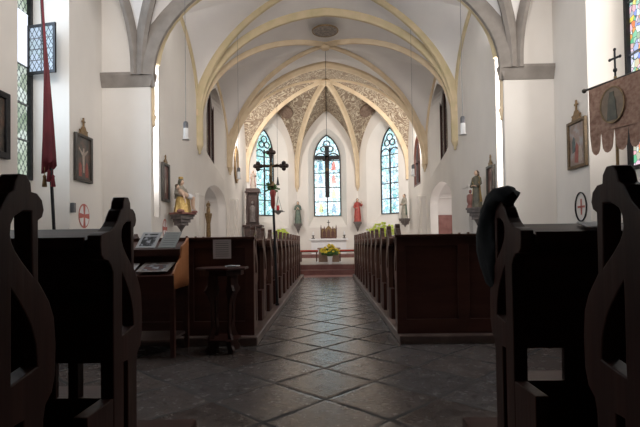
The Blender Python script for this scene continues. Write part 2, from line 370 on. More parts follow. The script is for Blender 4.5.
# ------------------------------------------------------------------ the setting: floor, walls, vaults
struct(MB().box(-6.5, 6.5, -3.2, 14.35, -.2, 0).build('floor', 'floor'))
struct(MB().box(-3.74, 3.74, 13.15, 14.0, 0, .006).build('trim_1', 'redfelt'))
struct(MB().box(-3.74, 3.74, 14.0, 14.36, 0, .15).box(-3.74, 3.74, 14.35, 25, 0, .3).build('trim_2', 'redstone', bevel=.012))
struct(MB().box(-3.72, 3.72, 14.5, 24.9, .3, .31).build('trim_3', noisy('pale_choir_floor', (.42, .37, .33), (.52, .47, .43), .3, (3, 3, 3), 1, 4, .02)))

def side_wall(s):
    """outer nave wall, s=-1 left / +1 right, with two deep pointed window niches"""
    W = 4.8
    mp = lambda a, b, d: (s*(W+d), a, b)
    n1 = pointed(.72, .0, 5.6, 7.6, c=7.78); n2 = pointed(.8, 2.6, 5.6, 7.0, c=4.6)
    n1 = [(a, max(b, .02)) for a, b in n1]
    wl = MB().plate([(-3.2, 0), (9.78, 0), (9.78, 9.4), (-3.2, 9.4)], [n1, n2], .01, mp)
    back = [(7.0 + (a-7.06)*1.34/1.44, b) for a, b in n1]; G = 5.42
    m = len(n1)
    wl.add([(s*W, a, b) for a, b in n1]+[(s*G, a, b) for a, b in back], [(i, (i+1) % m, (i+1) % m+m, i+m) for i in range(m)])
    wl.add([(s*W, a, b) for a, b in n2]+[(s*5.3, a, b) for a, b in n2], [(i, (i+1) % len(n2), (i+1) % len(n2)+len(n2), i+len(n2)) for i in range(len(n2))])
    # wall below the glass and around the niche back
    ya, yb = min(a for a, _ in back), max(a for a, _ in back)
    wl.box(min(s*G, s*(G+.15)), max(s*G, s*(G+.15)), ya-.2, yb+.2, 0, 2.2)
    o = wl.build('wall_left' if s < 0 else 'wall_right', 'plaster'); struct(o)
    return back, G
backL, GL = side_wall(-1)
backR, GR = side_wall(1)
def niche_glass(s, back, G, n):
    ya, yb = min(a for a, _ in back), max(a for a, _ in back)
    zt = max(b for _, b in back)
    rt = bpy.data.objects.new('window_%d' % n, None); COL.objects.link(rt); struct(rt)
    X = s*(G+.03)
    poly = [(a, max(b, 2.2)) for a, b in back]
    mp = lambda a, b, d: (X+s*d, a, b)
    MB().plate(poly, [], .02, mp).build('pane', 'glass_green' if s < 0 else 'glass_color', rt)
    fr = MB(); inner = [(ya+yb)/2+(a-(ya+yb)/2)*.90 for a, _ in poly]
    ip = [(inner[i], 2.27+(poly[i][1]-2.2)*.975) for i in range(len(poly))]
    fr.plate(poly, [ip], .07, lambda a, b, d: (X-s*d, a, b))
    fr.build('window_frame', 'iron', rt)
    for z in (2.9, 3.55, 4.25, 5.2, 6.1):
        MB().box(min(X, X-s*.04), max(X, X-s*.04), ya+.05, yb-.05, z-.012, z+.012).build('glazing_bar', 'steel', rt)
    MB().box(min(X, X-s*.05), max(X, X-s*.05), (ya+yb)/2-.02, (ya+yb)/2+.02, 2.25, 6.8).build('mullion', 'steel', rt)
    return rt
wL = niche_glass(-1, backL, GL, 1)
# clear light where the casement has been swung open
MB().box(-GL+.005, -GL+.02, 7.72, 8.22, 4.25, 5.2).build('opened_light', 'glass_white', wL, label='bare bright opening of the left window')
# the open casement, swung into the room
cs = MB(); hx, hy = -GL+.02, 8.24; L_ = .60
dx, dy = cos(R(12)), sin(R(12))
mpc = lambda a, b, d: (hx+a*dx-d*dy, hy-a*dy-d*dx, b)
cs.plate([(0, 4.10), (L_, 4.10), (L_, 5.0), (0, 5.0)], [[(.05, 4.15), (L_-.05, 4.15), (L_-.05, 4.95), (.05, 4.95)]], .035, mpc).build('casement_frame', 'iron', wL)
MB().plate([(.05, 4.15), (L_-.05, 4.15), (L_-.05, 4.95), (.05, 4.95)], [], .006, lambda a, b, d: mpc(a, b, d+.015)).build('casement_pane', glass_mat('casement_glass', [(0, (.40, .50, .60)), (.5, (.50, .62, .78)), (1, (.34, .48, .42))], .8, (3, 3, 3), (10, 10), diamond=True), wL)
cb = MB()
for z in (4.35, 4.55, 4.75): cb.plate([(.04, z-.007), (L_-.04, z-.007), (L_-.04, z+.007), (.04, z+.007)], [], .03, mpc)
cb.plate([(L_/2-.008, 4.14), (L_/2+.008, 4.14), (L_/2+.008, 4.96), (L_/2-.008, 4.96)], [], .03, mpc)
cb.build('casement_bars', 'steel', wL)
niche_glass(1, backR, GR, 2)
for s, n in ((-1, 8), (1, 9)):    # the nave windows beside the gallery
    rt = bpy.data.objects.new('window_%d' % n, None); COL.objects.link(rt); struct(rt)
    MB().plate(pointed(.8, 2.6, 5.6, 7.0, c=4.6), [], .02, lambda a, b, d: (s*(5.28+d), a, b)).build('pane', 'glass_pale', rt)

# west end: wall, flat ceiling, organ gallery
struct(MB().box(-4.9, 4.9, -3.2, -3.0, 0, 9.4).build('wall_back', 'plaster'))
struct(MB().box(-4.9, 4.9, -3.2, 3.3, 8.9, 9.1).box(-4.9, 4.9, 3.3, 25, 8.95, 9.15).build('ceiling', 'web'))
gal = MB().box(-4.79, 4.79, -2.99, 3.1, 3.2, 3.4)
gal.box(-4.79, 4.79, 3.0, 3.1, 3.4, 4.3)
struct(gal.build('trim_4', 'wood_h'))

# great piers with the pointed arch between nave and choir
ARCH = pointed(3.75, 0.0, 4.65, 7.6, n=16, thm=62)
pw = MB().plate([(-4.82, 0), (-3.75, 0)]+ARCH[2:][::-1]+[(3.75, 0), (4.82, 0), (4.82, 9.4), (-4.82, 9.4)], [], .12, lambda a, b, d: (a, 9.75+d, b))
struct(pw.build('wall_front', 'plaster'))
for s, n in ((-1, 5), (1, 6)):
    c = MB()
    c.plate([(0, 0), (0, .27), (-.05, .30), (-.09, .30), (-.09, .24), (-.02, 0)], [], 1.17, lambda a, b, d: (s*(4.82-d), 9.75+a, 4.37+b))
    c.plate([(0, 0), (0, .27), (-.05, .30), (-.09, .30), (-.09, .24), (-.02, 0)], [], .2, lambda a, b, d: (s*(3.75+a), 9.68+d, 4.37+b))
    struct(c.build('trim_%d' % n, 'grey_stone'))

# ribs
ribn = [10]
def rib(pts, wd, dp, mat='rib', L=None, corbel=None):
    mb = MB(); sweep(mb, pts, wd, dp, L)
    if corbel:
        x, y, z = corbel
        mb.lathe([(.012, -.26), (.04, -.23), (.03, -.18), (.065, -.12), (.09, -.05), (.11, 0), (.11, .03)], (x, y, z), 12)
    o = struct(mb.build('trim_%d' % ribn[0], mat, smooth=50)); ribn[0] += 1; return o
def both(f):
    for s in (-1, 1): f(s)
def full(P, Q, apex, zs, thm, n=18):
    a = arc(P, apex, zs, thm, n); b = arc(Q, apex, zs, thm, n)
    return a, b
W2 = 3.75
# nave vault above the pews
NB = Vector((0, 5.6, 8.3))
web = MB()
for s in (-1, 1):
    P = (s*4.05, 9.75, 4.6); A = arc((s*3.97, 9.75, 4.6), NB, 4.75, 72); T = arc((s*3.87, 9.72, 4.6), (0, 9.72, 7.74), 4.66, 62); Wl = arc(P, (s*4.75, 6.9, 7.9), 4.75, 70)
    rib(A, .2, .17, 'grey_stone'); rib(T, .2, .22, 'grey_stone', L=(0, 1, 0)); rib(Wl, .19, .15, 'grey_stone')
    ruled(web, A, T); ruled(web, A, Wl)
    P2 = (s*4.6, 3.2, 4.66); A2 = arc(P2, NB, 4.75, 72); T2 = arc(P2, (0, 3.2, 7.9), 4.75, 66); W3 = arc(P2, (s*4.8, 6.9, 7.9), 4.75, 70)
    ruled(web, A2, T2); ruled(web, A2, W3)
struct(web.build('ceiling.001', 'web', smooth=60))
# rib that follows the pier edge, ochre
for s in (-1, 1):
    h = [Vector((s*a, 9.85, b)) for a, b in [(abs(q[0]), q[1]) for q in ARCH[2:2+17]]]
    h = [Vector((s*3.75, 9.85, 3.75))]+h
    rib(h, .10, .045, 'rib', L=(0, 1, 0)); struct(MB().lathe([(.01, -.22), (.04, -.18), (.03, -.12), (.06, 0), (.06, .03)], (s*3.73, 9.85, 3.75), 10).build('trim_%d' % (70+s), 'rib', smooth=40))
# bay A
YA, YB, YC = 9.88, 13.3, 17.4
def bay(y0, y1, boss, wall_apex, z0a, za0, za1, mat, zs0, zs1, thD, thT0, thT1, ribw=.17, first=True, rmats=('rib', 'rib')):
    web = MB(); yc = (y0+y1)/2
    for s in (-1, 1):
        for y, zt, zs, th in ((y0, za0, zs0, thT0), (y1, za1, zs1, thT1)):
            P = (s*W2, y, 3.85); D = arc(P, boss, zs, thD); T = arc(P, (0, y, zt), zs, th); Wl = arc(P, (s*W2, wall_apex[0], wall_apex[1]), (5.6 if first and y == y0 else zs+.3), 62)
            ruled(web, D, T); ruled(web, D, Wl)
            if not (first and y == y0) or y == y1: rib(D, ribw, ribw*.8, rmats[0])
            elif first: rib(D[4:], ribw, ribw*.8, rmats[0])
            rib(Wl[3:], ribw*.75, ribw*.5, rmats[0], L=(1, 0, 0))
    struct(web.build('ceiling.002', mat, smooth=60))
bay(YA, YB, (0, 11.9, 7.95), (11.75, 6.9), 3.5, 7.64, 7.75, 'web', 4.66, 4.6, 84, 62, 86, rmats=('rib2',))
bay(YB, YC, (0, 15.35, 7.66), (15.35, 6.7), 3.5, 7.75, 7.8, 'web', 4.4, 3.9, 88, 86, 82, ribw=.16, first=False)
for s in (-1, 1):
    rib(arc((s*W2, YB, 3.85), (0, YB, 7.74), 4.6, 86), .21, .16, 'rib2', corbel=(s*(W2-.06), YB, 3.85))
    rib(arc((s*W2, YC, 3.85), (0, YC, 7.78), 3.9, 82), .42, .15, 'rib', corbel=(s*(W2-.08), YC, 3.85))
# apse
AB = Vector((0, 20.0, 8.1)); CORN = [(-W2, YC), (-W2, 21.4), (-1.57, 23.6), (1.57, 23.6), (W2, 21.4), (W2, YC)]
web = MB(); arcs = []
for i, (x, y) in enumerate(CORN):
    A = arc((x, y, 3.85), AB, 3.9 if i in (0, 5) else 4.3, 74); arcs.append(A)
    if 0 < i < 5: rib(A, *((.2, .2) if i in (2, 3) else (.13, .12)), 'rib', corbel=(x*.985, y-.05, 3.85) if i in (2, 3) else None)
    else: rib(A[2:], .10, .08)
for i in range(5):
    P, Q = CORN[i], CORN[i+1]; ap = ((P[0]+Q[0])/2, (P[1]+Q[1])/2, 7.75)
    zs = 4.3
    WA = arc((*P, 3.85), ap, zs+.2, 60); WB = arc((*Q, 3.85), ap, zs+.2, 60)
    ruled(web, arcs[i], WA, 8); ruled(web, arcs[i+1], WB, 8)
for s in (0, 5):
    T = arc((*CORN[s], 3.85), (0, YC, 7.8), 3.9, 82); ruled(web, arcs[s], T)
struct(web.build('ceiling.003', 'fresco', smooth=60))
MBm = MB().lathe([(.05, -.12), (.2, -.1), (.24, 0), (.2, .06)], (0, 20.0, 7.98), 16)
struct(MBm.build('trim_60', 'rib', smooth=40))
struct(MB().lathe([(.04, -.1), (.14, -.08), (.17, 0), (.14, .05)], (0, 15.35, 7.54), 16).build('trim_61', 'rib', smooth=40))
# painted medallions on the two diagonal webs
for s in (-1, 1):
    nrm = Vector((s*.36, -.6, -.72)).normalized(); c = Vector((s*1.95, 22.4, 7.40))+nrm*.07; q = nrm.to_track_quat('Z', 'Y').to_matrix()
    d = MB().lathe([(.36, -.06), (.36, .01), (.33, .02)], n=28); d.v = [tuple(q @ Vector(p)+c) for p in d.v]
    struct(d.build('trim_%d' % (62 if s < 0 else 63), 'medal'))
# round vent in the vault
vt = MB().lathe([(.40, 0), (.40, .05)], (0, 14.15, 7.47), 28)
vr = thing('ceiling_vent', 'round dark pierced vent disc in the vault above the altar steps', 'vent', (0, 14.1, 7.52))
MB().lathe([(.38, -.03), (.38, .0)], n=28).build('disc', noisy('vent_metal', (.08, .06, .05), (.30, .24, .2), .6, (14, 14, 14), 1, 4, 0), vr)
g = MB(); 
for k in range(28):
    a, b_ = 2*pi*k/28, 2*pi*(k+1)/28
    g.tube([(.39*cos(a), .39*sin(a), -.02), (.39*cos(b_), .39*sin(b_), -.02)], .025, 6)
g.build('rim', 'dullgold', vr)

# choir side walls with niches
def choir_wall(s):
    mp = lambda a, b, d: (s*(W2+d), a, b)
    win = pointed(1.3, 3.35, 4.9, 6.3, c=15.6)
    win[0] = (win[0][0], 3.85); win[1] = (win[1][0], 3.25)
    door = pointed(1.5, .3, 2.3, 2.95, n=12, thm=86, c=15.5)
    slit = pointed(.17, 1.6, 5.0, 5.8, c=10.07); holes = [win, door, slit]
    win2 = None
    if s > 0:
        win2 = pointed(.72, 3.3, 4.4, 5.4, c=19.3); holes.append(win2)
    mb = MB().plate([(9.86, 0), (21.5, 0), (21.5, 8.9), (9.86, 8.9)], holes, .01, mp)
    def loft(h, h2, X2):
        m = len(h); mb.add([(s*W2, a, b) for a, b in h]+[(s*X2, a, b) for a, b in h2], [(i, (i+1) % m, (i+1) % m+m, i+m) for i in range(m)])
    wb = [(15.75+(a-15.6)*.42, 3.75+(b-3.3)*.88) for a, b in win]; loft(win, wb, 4.05)
    loft(slit, slit, 4.2); mb.box(min(s*4.2, s*4.25), max(s*4.2, s*4.25), 9.8, 10.4, 1.4, 6)
    loft(door, door, 4.05)
    struct(mb.build('wall_left.001' if s < 0 else 'wall_right.001', 'plaster'))
    # dark window in the upper niche
    n = 3 if s < 0 else 4
    rt = bpy.data.objects.new('window_%d' % n, None); COL.objects.link(rt); struct(rt)
    MB().plate(wb, [], .03, lambda a, b, d: (s*(4.04+d), a, b)).build('pane', noisy('unlit_glass', (.04, .03, .03), (.10, .07, .06), .2, (3, 3, 3), 1, 3, 0), rt)
    fr = MB()
    for yy in (15.25, 15.75, 16.25): fr.box(min(s*4.0, s*4.04), max(s*4.0, s*4.04), yy-.025, yy+.025, 3.8, 6.0)
    fr.build('mullion', 'wood', rt)
    # side chapel behind the arch
    ch = MB()
    def bx(a, b, *r): ch.box(min(s*a, s*b), max(s*a, s*b), *r)
    bx(5.3, 5.4, 13.7, 17.4, .2, 3.4); bx(3.9, 5.4, 17.2, 17.4, .2, 3.4); bx(4.0, 5.4, 13.6, 13.8, .2, 3.4); bx(4.0, 5.4, 13.7, 17.4, 3.2, 3.4); bx(4.0, 5.4, 13.7, 17.4, .2, .3)
    bx(4.0, 5.3, 17.1, 17.2, 2.55, 2.7)
    struct(ch.build('wall_left.002' if s < 0 else 'wall_right.002', 'plaster'))
    area('chapel_window_daylight', (s*5.25, 15.2, 2.0), (R(90), 0, R(90*s)), 1.6, 1.6, 26 if s > 0 else 9, (1, .93, .92))
    if s > 0:
        w2b = win2; 
        rt = bpy.data.objects.new('window_5', None); COL.objects.link(rt); struct(rt)
        MB().plate(win2, [], .04, lambda a, b, d: (W2+.12+d, a, b)).build('pane', 'dark_frame', rt)
        MB().box(W2+.06, W2+.12, 19.26, 19.34, 3.3, 5.35).box(W2+.06, W2+.12, 18.6, 20, 4.3, 4.36).build('mullion', 'wood', rt)
        MB().plate(win2, [[(19.3+(a-19.3)*.86, 3.3+.08+(b-3.3)*.92) for a, b in win2]], .08, lambda a, b, d: (W2+.1-d*1.2, a, b)).build('window_frame', 'redwood', rt)
    # low pilaster beside the niche
    py0, py1 = (13.05, 13.5) if s < 0 else (12.0, 12.5)
    pl = MB().box(min(s*(W2-.1), s*W2), max(s*(W2-.1), s*W2), py0, py1, 0, 2.38)
    pl.box(min(s*(W2-.12), s*W2), max(s*(W2-.12), s*W2), py0-.03, py1+.03, 2.38, 2.44)
    pl.box(min(s*(W2-.16), s*W2), max(s*(W2-.16), s*W2), 17.6, 18.1, .3, 2.7).box(min(s*(W2-.12), s*W2), max(s*(W2-.12), s*W2), 18.6, 19.0, .3, 2.8)
    struct(pl.build('trim_%d' % (64 if s < 0 else 65), 'plaster'))
choir_wall(-1); choir_wall(1)
dr = struct(MB().box(4.02, 5.2, 17.12, 17.2, .3, 1.94).build('door_1', 'brickred'))
for x in (4.08, 4.66):
    for z in (.4, .92, 1.44): MB().box(x, x+.5, 17.09, 17.125, z, z+.42).build('door_panel', 'brickred', dr)
MB().tube([(4.62, 17.1, 1.1), (4.62, 17.04, 1.1), (4.54, 17.04, 1.1)], .012).build('door_handle', 'steel', dr)

# apse walls with the three tall stained windows
def apse_wall(P, Q, name, wn, glass, figs, hw=.70, sh=0):
    P = Vector((*P, 0)); Q = Vector((*Q, 0)); u = (Q-P).normalized(); L = (Q-P).length; out = Vector((-u.y, u.x, 0))
    if out.dot(Vector(((P.x+Q.x)/2, (P.y+Q.y)/2-20, 0))) < 0: out = -out
    mp = lambda a, b, d: tuple(P+u*a+out*d+Vector((0, 0, b)))
    c = L/2; big = pointed(.98, 1.75, 5.3, 6.85, c=c); c += sh; sm = pointed(hw, 2.35, 5.25, 6.62, c=c)
    mb = MB().plate([(-.05, 0), (L+.05, 0), (L+.05, 8.9), (-.05, 8.9)], [big], .1, mp)
    m = len(big); mb.add([mp(a, b, 0) for a, b in big]+[mp(a, b, .5) for a, b in sm], [(i, (i+1) % m, (i+1) % m+m, i+m) for i in range(m)])
    struct(mb.build(name, 'plaster'))
    rt = bpy.data.objects.new('window_%d' % wn, None); COL.objects.link(rt); struct(rt)
    MB().plate(sm, [], .02, lambda a, b, d: mp(a, b, .5+d)).build('pane', glass, rt)
    inn = [(c+(a-c)*.93, 2.35+.04+(b-2.35)*.975) for a, b in sm]
    MB().plate(sm, [inn], .06, lambda a, b, d: mp(a, b, .44+d)).build('window_frame', 'iron', rt)
    MB().plate([(c-.03, 2.35), (c+.03, 2.35), (c+.03, 5.6), (c-.03, 5.6)], [], .06, lambda a, b, d: mp(a, b, .43+d)).build('mullion', 'iron', rt)
    for z in (3.1, 3.85, 4.6, 5.25):
        MB().plate([(c-hw+.04, z-.02), (c+hw-.04, z-.02), (c+hw-.04, z+.02), (c-hw+.04, z+.02)], [], .04, lambda a, b, d: mp(a, b, .44+d)).build('glazing_bar', 'iron', rt)
    tr = MB()
    def ring(cx, cz, r0, w_=.03, a0=0, a1=360):
        n = 14; pts = [(cx+r0*cos(R(a0+(a1-a0)*i/n)), cz+r0*sin(R(a0+(a1-a0)*i/n))) for i in range(n+1)]
        tr.tube([mp(x, z, .46) for x, z in pts], w_, 6)
    ring(c, 6.12, .17); ring(c-.17, 5.86, .15); ring(c+.17, 5.86, .15)
    ring(c-hw*.47, 5.32, hw*.45, .03, 0, 180); ring(c+hw*.47, 5.32, hw*.45, .03, 0, 180)
    tr.build('tracery', 'iron', rt)
    if figs:
        k = 0
        for z, cl in ((2.55, 'g_blue'), (3.3, 'g_yel'), (4.05, 'g_red'), (4.75, 'g_red')):
            for sx in (-1, 1):
                f = [(0, 0), (.12, 0), (.10, .25), (.07, .36), (.05, .42), (.0, .46), (-.05, .42), (-.07, .36), (-.10, .25), (-.12, 0)]
                mt = cl if sx > 0 or k % 2 else ('g_blue' if cl != 'g_blue' else 'g_yel')
                MB().plate([(c+sx*.34+a, z+b) for a, b in f], [], .006, lambda a, b, d: mp(a, b, .488+d)).build('glass_figure', mt, rt); k += 1
apse_wall(CORN[1], CORN[2], 'wall_front_left', 6, 'glass_teal', False, .58, -.16)
apse_wall(CORN[2], CORN[3], 'wall_front.001', 7, 'glass_pale', True)
apse_wall(CORN[3], CORN[4], 'wall_front_right', 10, 'glass_pale', False, .58, .16)

# ------------------------------------------------------------------ pews
XL, XR = -.79, .73
END = [(-.015, .086), (-.015, .90), (-.03, .925), (-.055, .945), (-.085, .95), (-.102, .965), (-.108, 1.0), (-.106, 1.034), (-.085, 1.042), (-.04, 1.05), (-.005, 1.068), (.02, 1.09), (.035, 1.113), (.05, 1.132), (.068, 1.142), (.075, 1.168), (.09, 1.187), (.12, 1.188), (.137, 1.168), (.14, 1.145),
       (.165, 1.143), (.186, 1.127), (.194, 1.10), (.186, 1.08), (.168, 1.07), (.168, .905), (.195, .872), (.218, .843), (.24, .795), (.248, .72), (.245, .63), (.23, .585), (.20, .56), (.19, .52), (.19, .086)]
H1 = [(.137, 1.092), (.10, 1.09), (.074, 1.077), (.06, 1.055), (.057, 1.03), (.062, 1.01), (.074, .99), (.10, .962), (.124, .94), (.142, .924)]
H2 = [(.06, .89), (.085, .862), (.11, .83), (.135, .79), (.155, .735), (.162, .675), (.06, .655)]
H3 = [(.07, .55), (.105, .55), (.105, .16), (.07, .16)]
def make_pew(s, label, loc, length=2.55):
    t = thing('pew', label, 'pew', loc, 0, 'pews beside the aisle')
    e = MB(); e.plate(END, [H1, H2, H3], .05, lambda a, b, d: (s*d, a, b)); e.build('bench_end', 'wood', t, bevel=.006)
    e = MB(); e.plate(END, [H1, H2, H3], .05, lambda a, b, d: (s*(length+d-.05), a, b)); e.build('bench_end', 'wood', t, bevel=.006)
    x0, x1 = sorted((s*.05, s*(length-.05)))
    b = MB().box(x0, x1, .02, .045, .56, 1.03)
    b.build('backrest', 'wood_h', t)
    r = MB()
    r.add([(x, y, z) for x in (x0, x1) for y, z in ((-.125, 1.015), (-.12, .985), (.03, 1.03), (.03, 1.062))], [(0, 1, 2, 3), (4, 7, 6, 5), (0, 3, 7, 4), (3, 2, 6, 7), (2, 1, 5, 6), (1, 0, 4, 5)])
    r.box(x0, x1, -.128, -.118, .985, 1.028)
    r.build('book_rest', 'wood_h', t)
    MB().box(x0, x1, .03, .27, .375, .40).build('seat', 'wood_h', t)
    for xx in ((.17,) if s < 0 else (.05,)): MB().box(s*xx-.018, s*xx+.018, .02, .06, .086, .56).build('support_post', 'wood', t)
    a, c = sorted((s*.235 if s < 0 else s*.215, s*(length-.05))); MB().box(a, c, .02, .04, .42, .57).build('lower_panel', 'wood_h', t)
    MB().box(x0, x1, .02, .04, .10, .43).build('lower_board', 'wood_h', t)
    MB().box(x0, x1, -.19, -.09, .20, .225).build('kneeler', 'wood_h', t)
    for xx in (0, s*(length-.05)):
        a, c = sorted((xx, xx+s*.05)); MB().box(a, c, -.20, -.016, .086, .44).build('kneeler_bracket', 'wood', t, bevel=.004)
    for c in t.children:
        for v in c.data.vertices: v.co.z -= .086
    t.location.z = .086
    return t
words = ['first', 'second', 'third', 'fourth', 'fifth', 'sixth', 'seventh', 'eighth', 'ninth', 'tenth', 'eleventh', 'twelfth']
PZ = .1
for s, X, side in ((-1, XL, 'left'), (1, XR, 'right')):
    fy = (1.08, 1.70) if s < 0 else (1.10, 1.87)
    p = make_pew(s, 'carved dark pew nearest the camera, cut off by the %s edge of the photo' % side, (X, fy[0], 0), 3.4)
    p['group'] = 'pews in the dark foreground'
    q = dup(p, (X, fy[1], .086), 'carved dark foreground pew left of the aisle, wall medallion above its book rest' if s < 0 else 'carved dark foreground pew right of the aisle, with a black coat on its end')
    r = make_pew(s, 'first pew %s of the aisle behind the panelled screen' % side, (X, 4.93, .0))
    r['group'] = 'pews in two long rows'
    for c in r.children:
        if c.name.startswith('bench_end'): c.data.materials[0] = M['lit_oak']
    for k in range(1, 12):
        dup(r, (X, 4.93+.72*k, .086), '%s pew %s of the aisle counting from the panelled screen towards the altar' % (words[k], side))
# platforms with a kerb
for s, X, side, K in ((-1, XL, 'left', -.70), (1, XR, 'right', .68)):
    for y0, y1, wt in ((-.3, 2.43, 'foreground'), (4.5, 13.2, 'long row')):
        x0, x1 = sorted((K, K+s*(2.75 if y0 > 0 else 3.6)))
        o = MB().box(x0, x1, y0, y1, 0, .085).build('pew_platform', 'kerb' if wt != 'foreground' else 'wood_h', bevel=.012)
        tag(o, 'low wooden platform with a worn kerb under the %s pews, %s side' % (wt, side), 'platform')
# screens at the back of the rows
def screen(s, X, label, width):
    t = thing('panelled_screen', label, 'screen', (X, 4.6, .085))
    H = .98; x0, x1 = sorted((0, s*width)); n = 4; pwid = width/n
    holes = []
    for i in range(n):
        a, b = sorted((s*(i*pwid+.09), s*((i+1)*pwid-.02))); holes.append([(a, .14), (b, .14), (b, H-.11), (a, H-.11)])
    sf = MB().plate([(x0, 0), (x1, 0), (x1, H-.03), (x0, H-.03)], holes, .045, XZ).build('screen_frame', 'redwood', t, bevel=.004)
    for h in holes:
        a, b = h[0][0], h[1][0]; MB().box(a-.005, b+.005, .022, .036, .135, H-.105).build('panel', 'redwood', sf)
    MB().box(x0-.015, x1+.015, -.025, .065, H-.03, H).build('cap_rail', 'redwood', t, bevel=.006)
    return t
screen(-1, -.745, 'panelled back screen of the left pew rows with a paper notice', 2.5)
screen(1, .675, 'plain panelled back screen of the right pew rows', 2.5)
o = MB().plate([(-1.145, .85), (-.965, .85), (-.965, 1.04), (-1.145, 1.04)], [], .003, lambda a, b, d: (a, 4.575+d, b), uvs=lambda p: ((p[0]+1.145)/.18, (p[1]-.85)/.19)).build('notice', 'paper')
tag(o, 'pale printed notice sheet pinned to the left pew screen', 'notice')
# sheet on the right foreground book rest
o = MB().box(1.0, 1.11, 1.80, 1.88, 1.053, 1.057, rot=(R(16), 0, 0), piv=(1.05, 1.84, 1.055)).build('song_sheet', 'white'); tag(o, 'white song sheet lying on the right foreground book rest', 'paper')

# ------------------------------------------------------------------ brochure stand and small table
t = thing('brochure_stand', 'reddish wooden two-tier brochure stand with one side coloured orange as if lit', 'stand', (-1.36, 4.05, 0))
wd = .62
SIDE = [(0, .60), (0, .74), (.10, .82), (.20, .87), (.24, .98), (.36, 1.02), (.42, 1.06), (.44, 1.06), (.44, .60)]
MB().plate(SIDE, [], .02, lambda a, b, d: (-d, a, b)).build('side_panel', 'lit_redwood', t, bevel=.003, label='side board coloured orange as if lit')
MB().plate(SIDE, [], .02, lambda a, b, d: (-wd+d, a, b)).build('side_panel', 'redwood', t, bevel=.003)
m = MB()
m.add([(x, y, z) for x in (-wd+.02, -.02) for y, z in ((.0, .69), (.0, .72), (.22, .80), (.22, .77))], [(0, 1, 2, 3), (4, 7, 6, 5), (0, 4, 5, 1), (1, 5, 6, 2), (2, 6, 7, 3), (3, 7, 4, 0)])
m.build('shelf', 'redwood', t)
m = MB()
m.add([(x, y, z) for x in (-wd+.02, -.02) for y, z in ((.18, .90), (.18, .93), (.43, 1.03), (.43, 1.00))], [(0, 1, 2, 3), (4, 7, 6, 5), (0, 4, 5, 1), (1, 5, 6, 2), (2, 6, 7, 3), (3, 7, 4, 0)])
m.build('shelf', 'redwood', t)
MB().box(-wd, 0, -.012, .006, .52, .725).build('apron', 'redwood', t, bevel=.003)
MB().box(-wd, 0, .168, .182, .895, .955).build('shelf_lip', 'redwood', t, bevel=.002)
MB().box(-wd, 0, .43, .445, .5, 1.06).build('back_board', 'redwood', t)
MB().box(-wd+.03, -.03, .0, .44, .14, .16).build('lower_shelf', 'kerb', t)
for x in (-wd+.02, -.02):
    for y in (.02, .42): MB().box(x-.02, x+.02, y-.02, y+.02, 0, .62).build('leg', 'redwood', t, bevel=.004)
def leaf(x0, x1, ya, za, yb, zb, mat, label, skew=0):
    A, B = Vector((x0, ya, za)), Vector((x1, ya, za)); C_, D = Vector((x1+skew, yb, zb)), Vector((x0+skew, yb, zb)); up = Vector((0, -.3, 1))*.006
    mb = MB(); mb.add([A, B, C_, D, A+up, B+up, C_+up, D+up], [(3, 2, 1, 0), (4, 5, 6, 7), (0, 1, 5, 4), (1, 2, 6, 5), (2, 3, 7, 6), (3, 0, 4, 7)], [(0, 0), (1, 0), (1, 1), (0, 1)]*2)
    tag(mb.build('booklet', mat), label, 'booklet')
leaf(-1.79, -1.61, 4.26, .965, 4.38, 1.11, 'booklet', 'picture booklet with a dark photograph on the upper tier of the brochure stand', .03)
leaf(-1.58, -1.42, 4.26, .965, 4.38, 1.11, 'leaflet', 'grey-green leaflet on the upper tier of the brochure stand', .03)
leaf(-1.90, -1.74, 4.07, .75, 4.25, .825, 'paper', 'pale folded leaflet on the lower tier of the brochure stand')
leaf(-1.71, -1.43, 4.07, .755, 4.25, .83, 'leaflet2', 'wide booklet with a red mark on the lower tier of the brochure stand', .02)

t = thing('side_table', 'small dark octagonal side table with fretted legs before the left screen', 'table', (-.985, 4.28, 0))
def oct_(r): return [(r*cos(R(22.5+45*i)), r*sin(R(22.5+45*i))) for i in range(8)]
MB().plate(oct_(.245), [], .022, lambda a, b, d: (a, b, .76+d)).build('tabletop', 'wood_h', t, bevel=.006)
MB().plate(oct_(.20), [oct_(.18)], .05, lambda a, b, d: (a, b, .71+d)).build('apron', 'wood', t)
LEG = [(0, 0), (.07, 0), (.08, .04), (.05, .08), (.06, .13), (.035, .18), (.02, .24), (.03, .45), (.05, .52), (.09, .57), (.06, .62), (.06, .71), (0, .71), (-.01, .62), (-.03, .57), (-.005, .5), (0, .3), (-.02, .22), (0, .14), (-.03, .09), (-.01, .04)]
for k in range(4):
    a0 = R(45+90*k)
    MB().plate(LEG, [], .028, lambda a, b, d: ((.10+a)*cos(a0)-(d-.014)*sin(a0), (.10+a)*sin(a0)+(d-.014)*cos(a0), b)).build('leg', 'wood', t, bevel=.004)
MB().plate(oct_(.17), [], .015, lambda a, b, d: (a, b, .12+d)).build('lower_shelf', 'wood_h', t)
o = MB().box(-.96, -.84, 4.24, 4.36, .783, .79, rot=(0, 0, .3), piv=(-.9, 4.3, .78)).box(-.93, -.83, 4.22, 4.30, .79, .796, rot=(0, 0, -.3), piv=(-.88, 4.26, .79)).build('loose_papers', 'white'); tag(o, 'few loose white papers on the small octagonal table', 'papers')

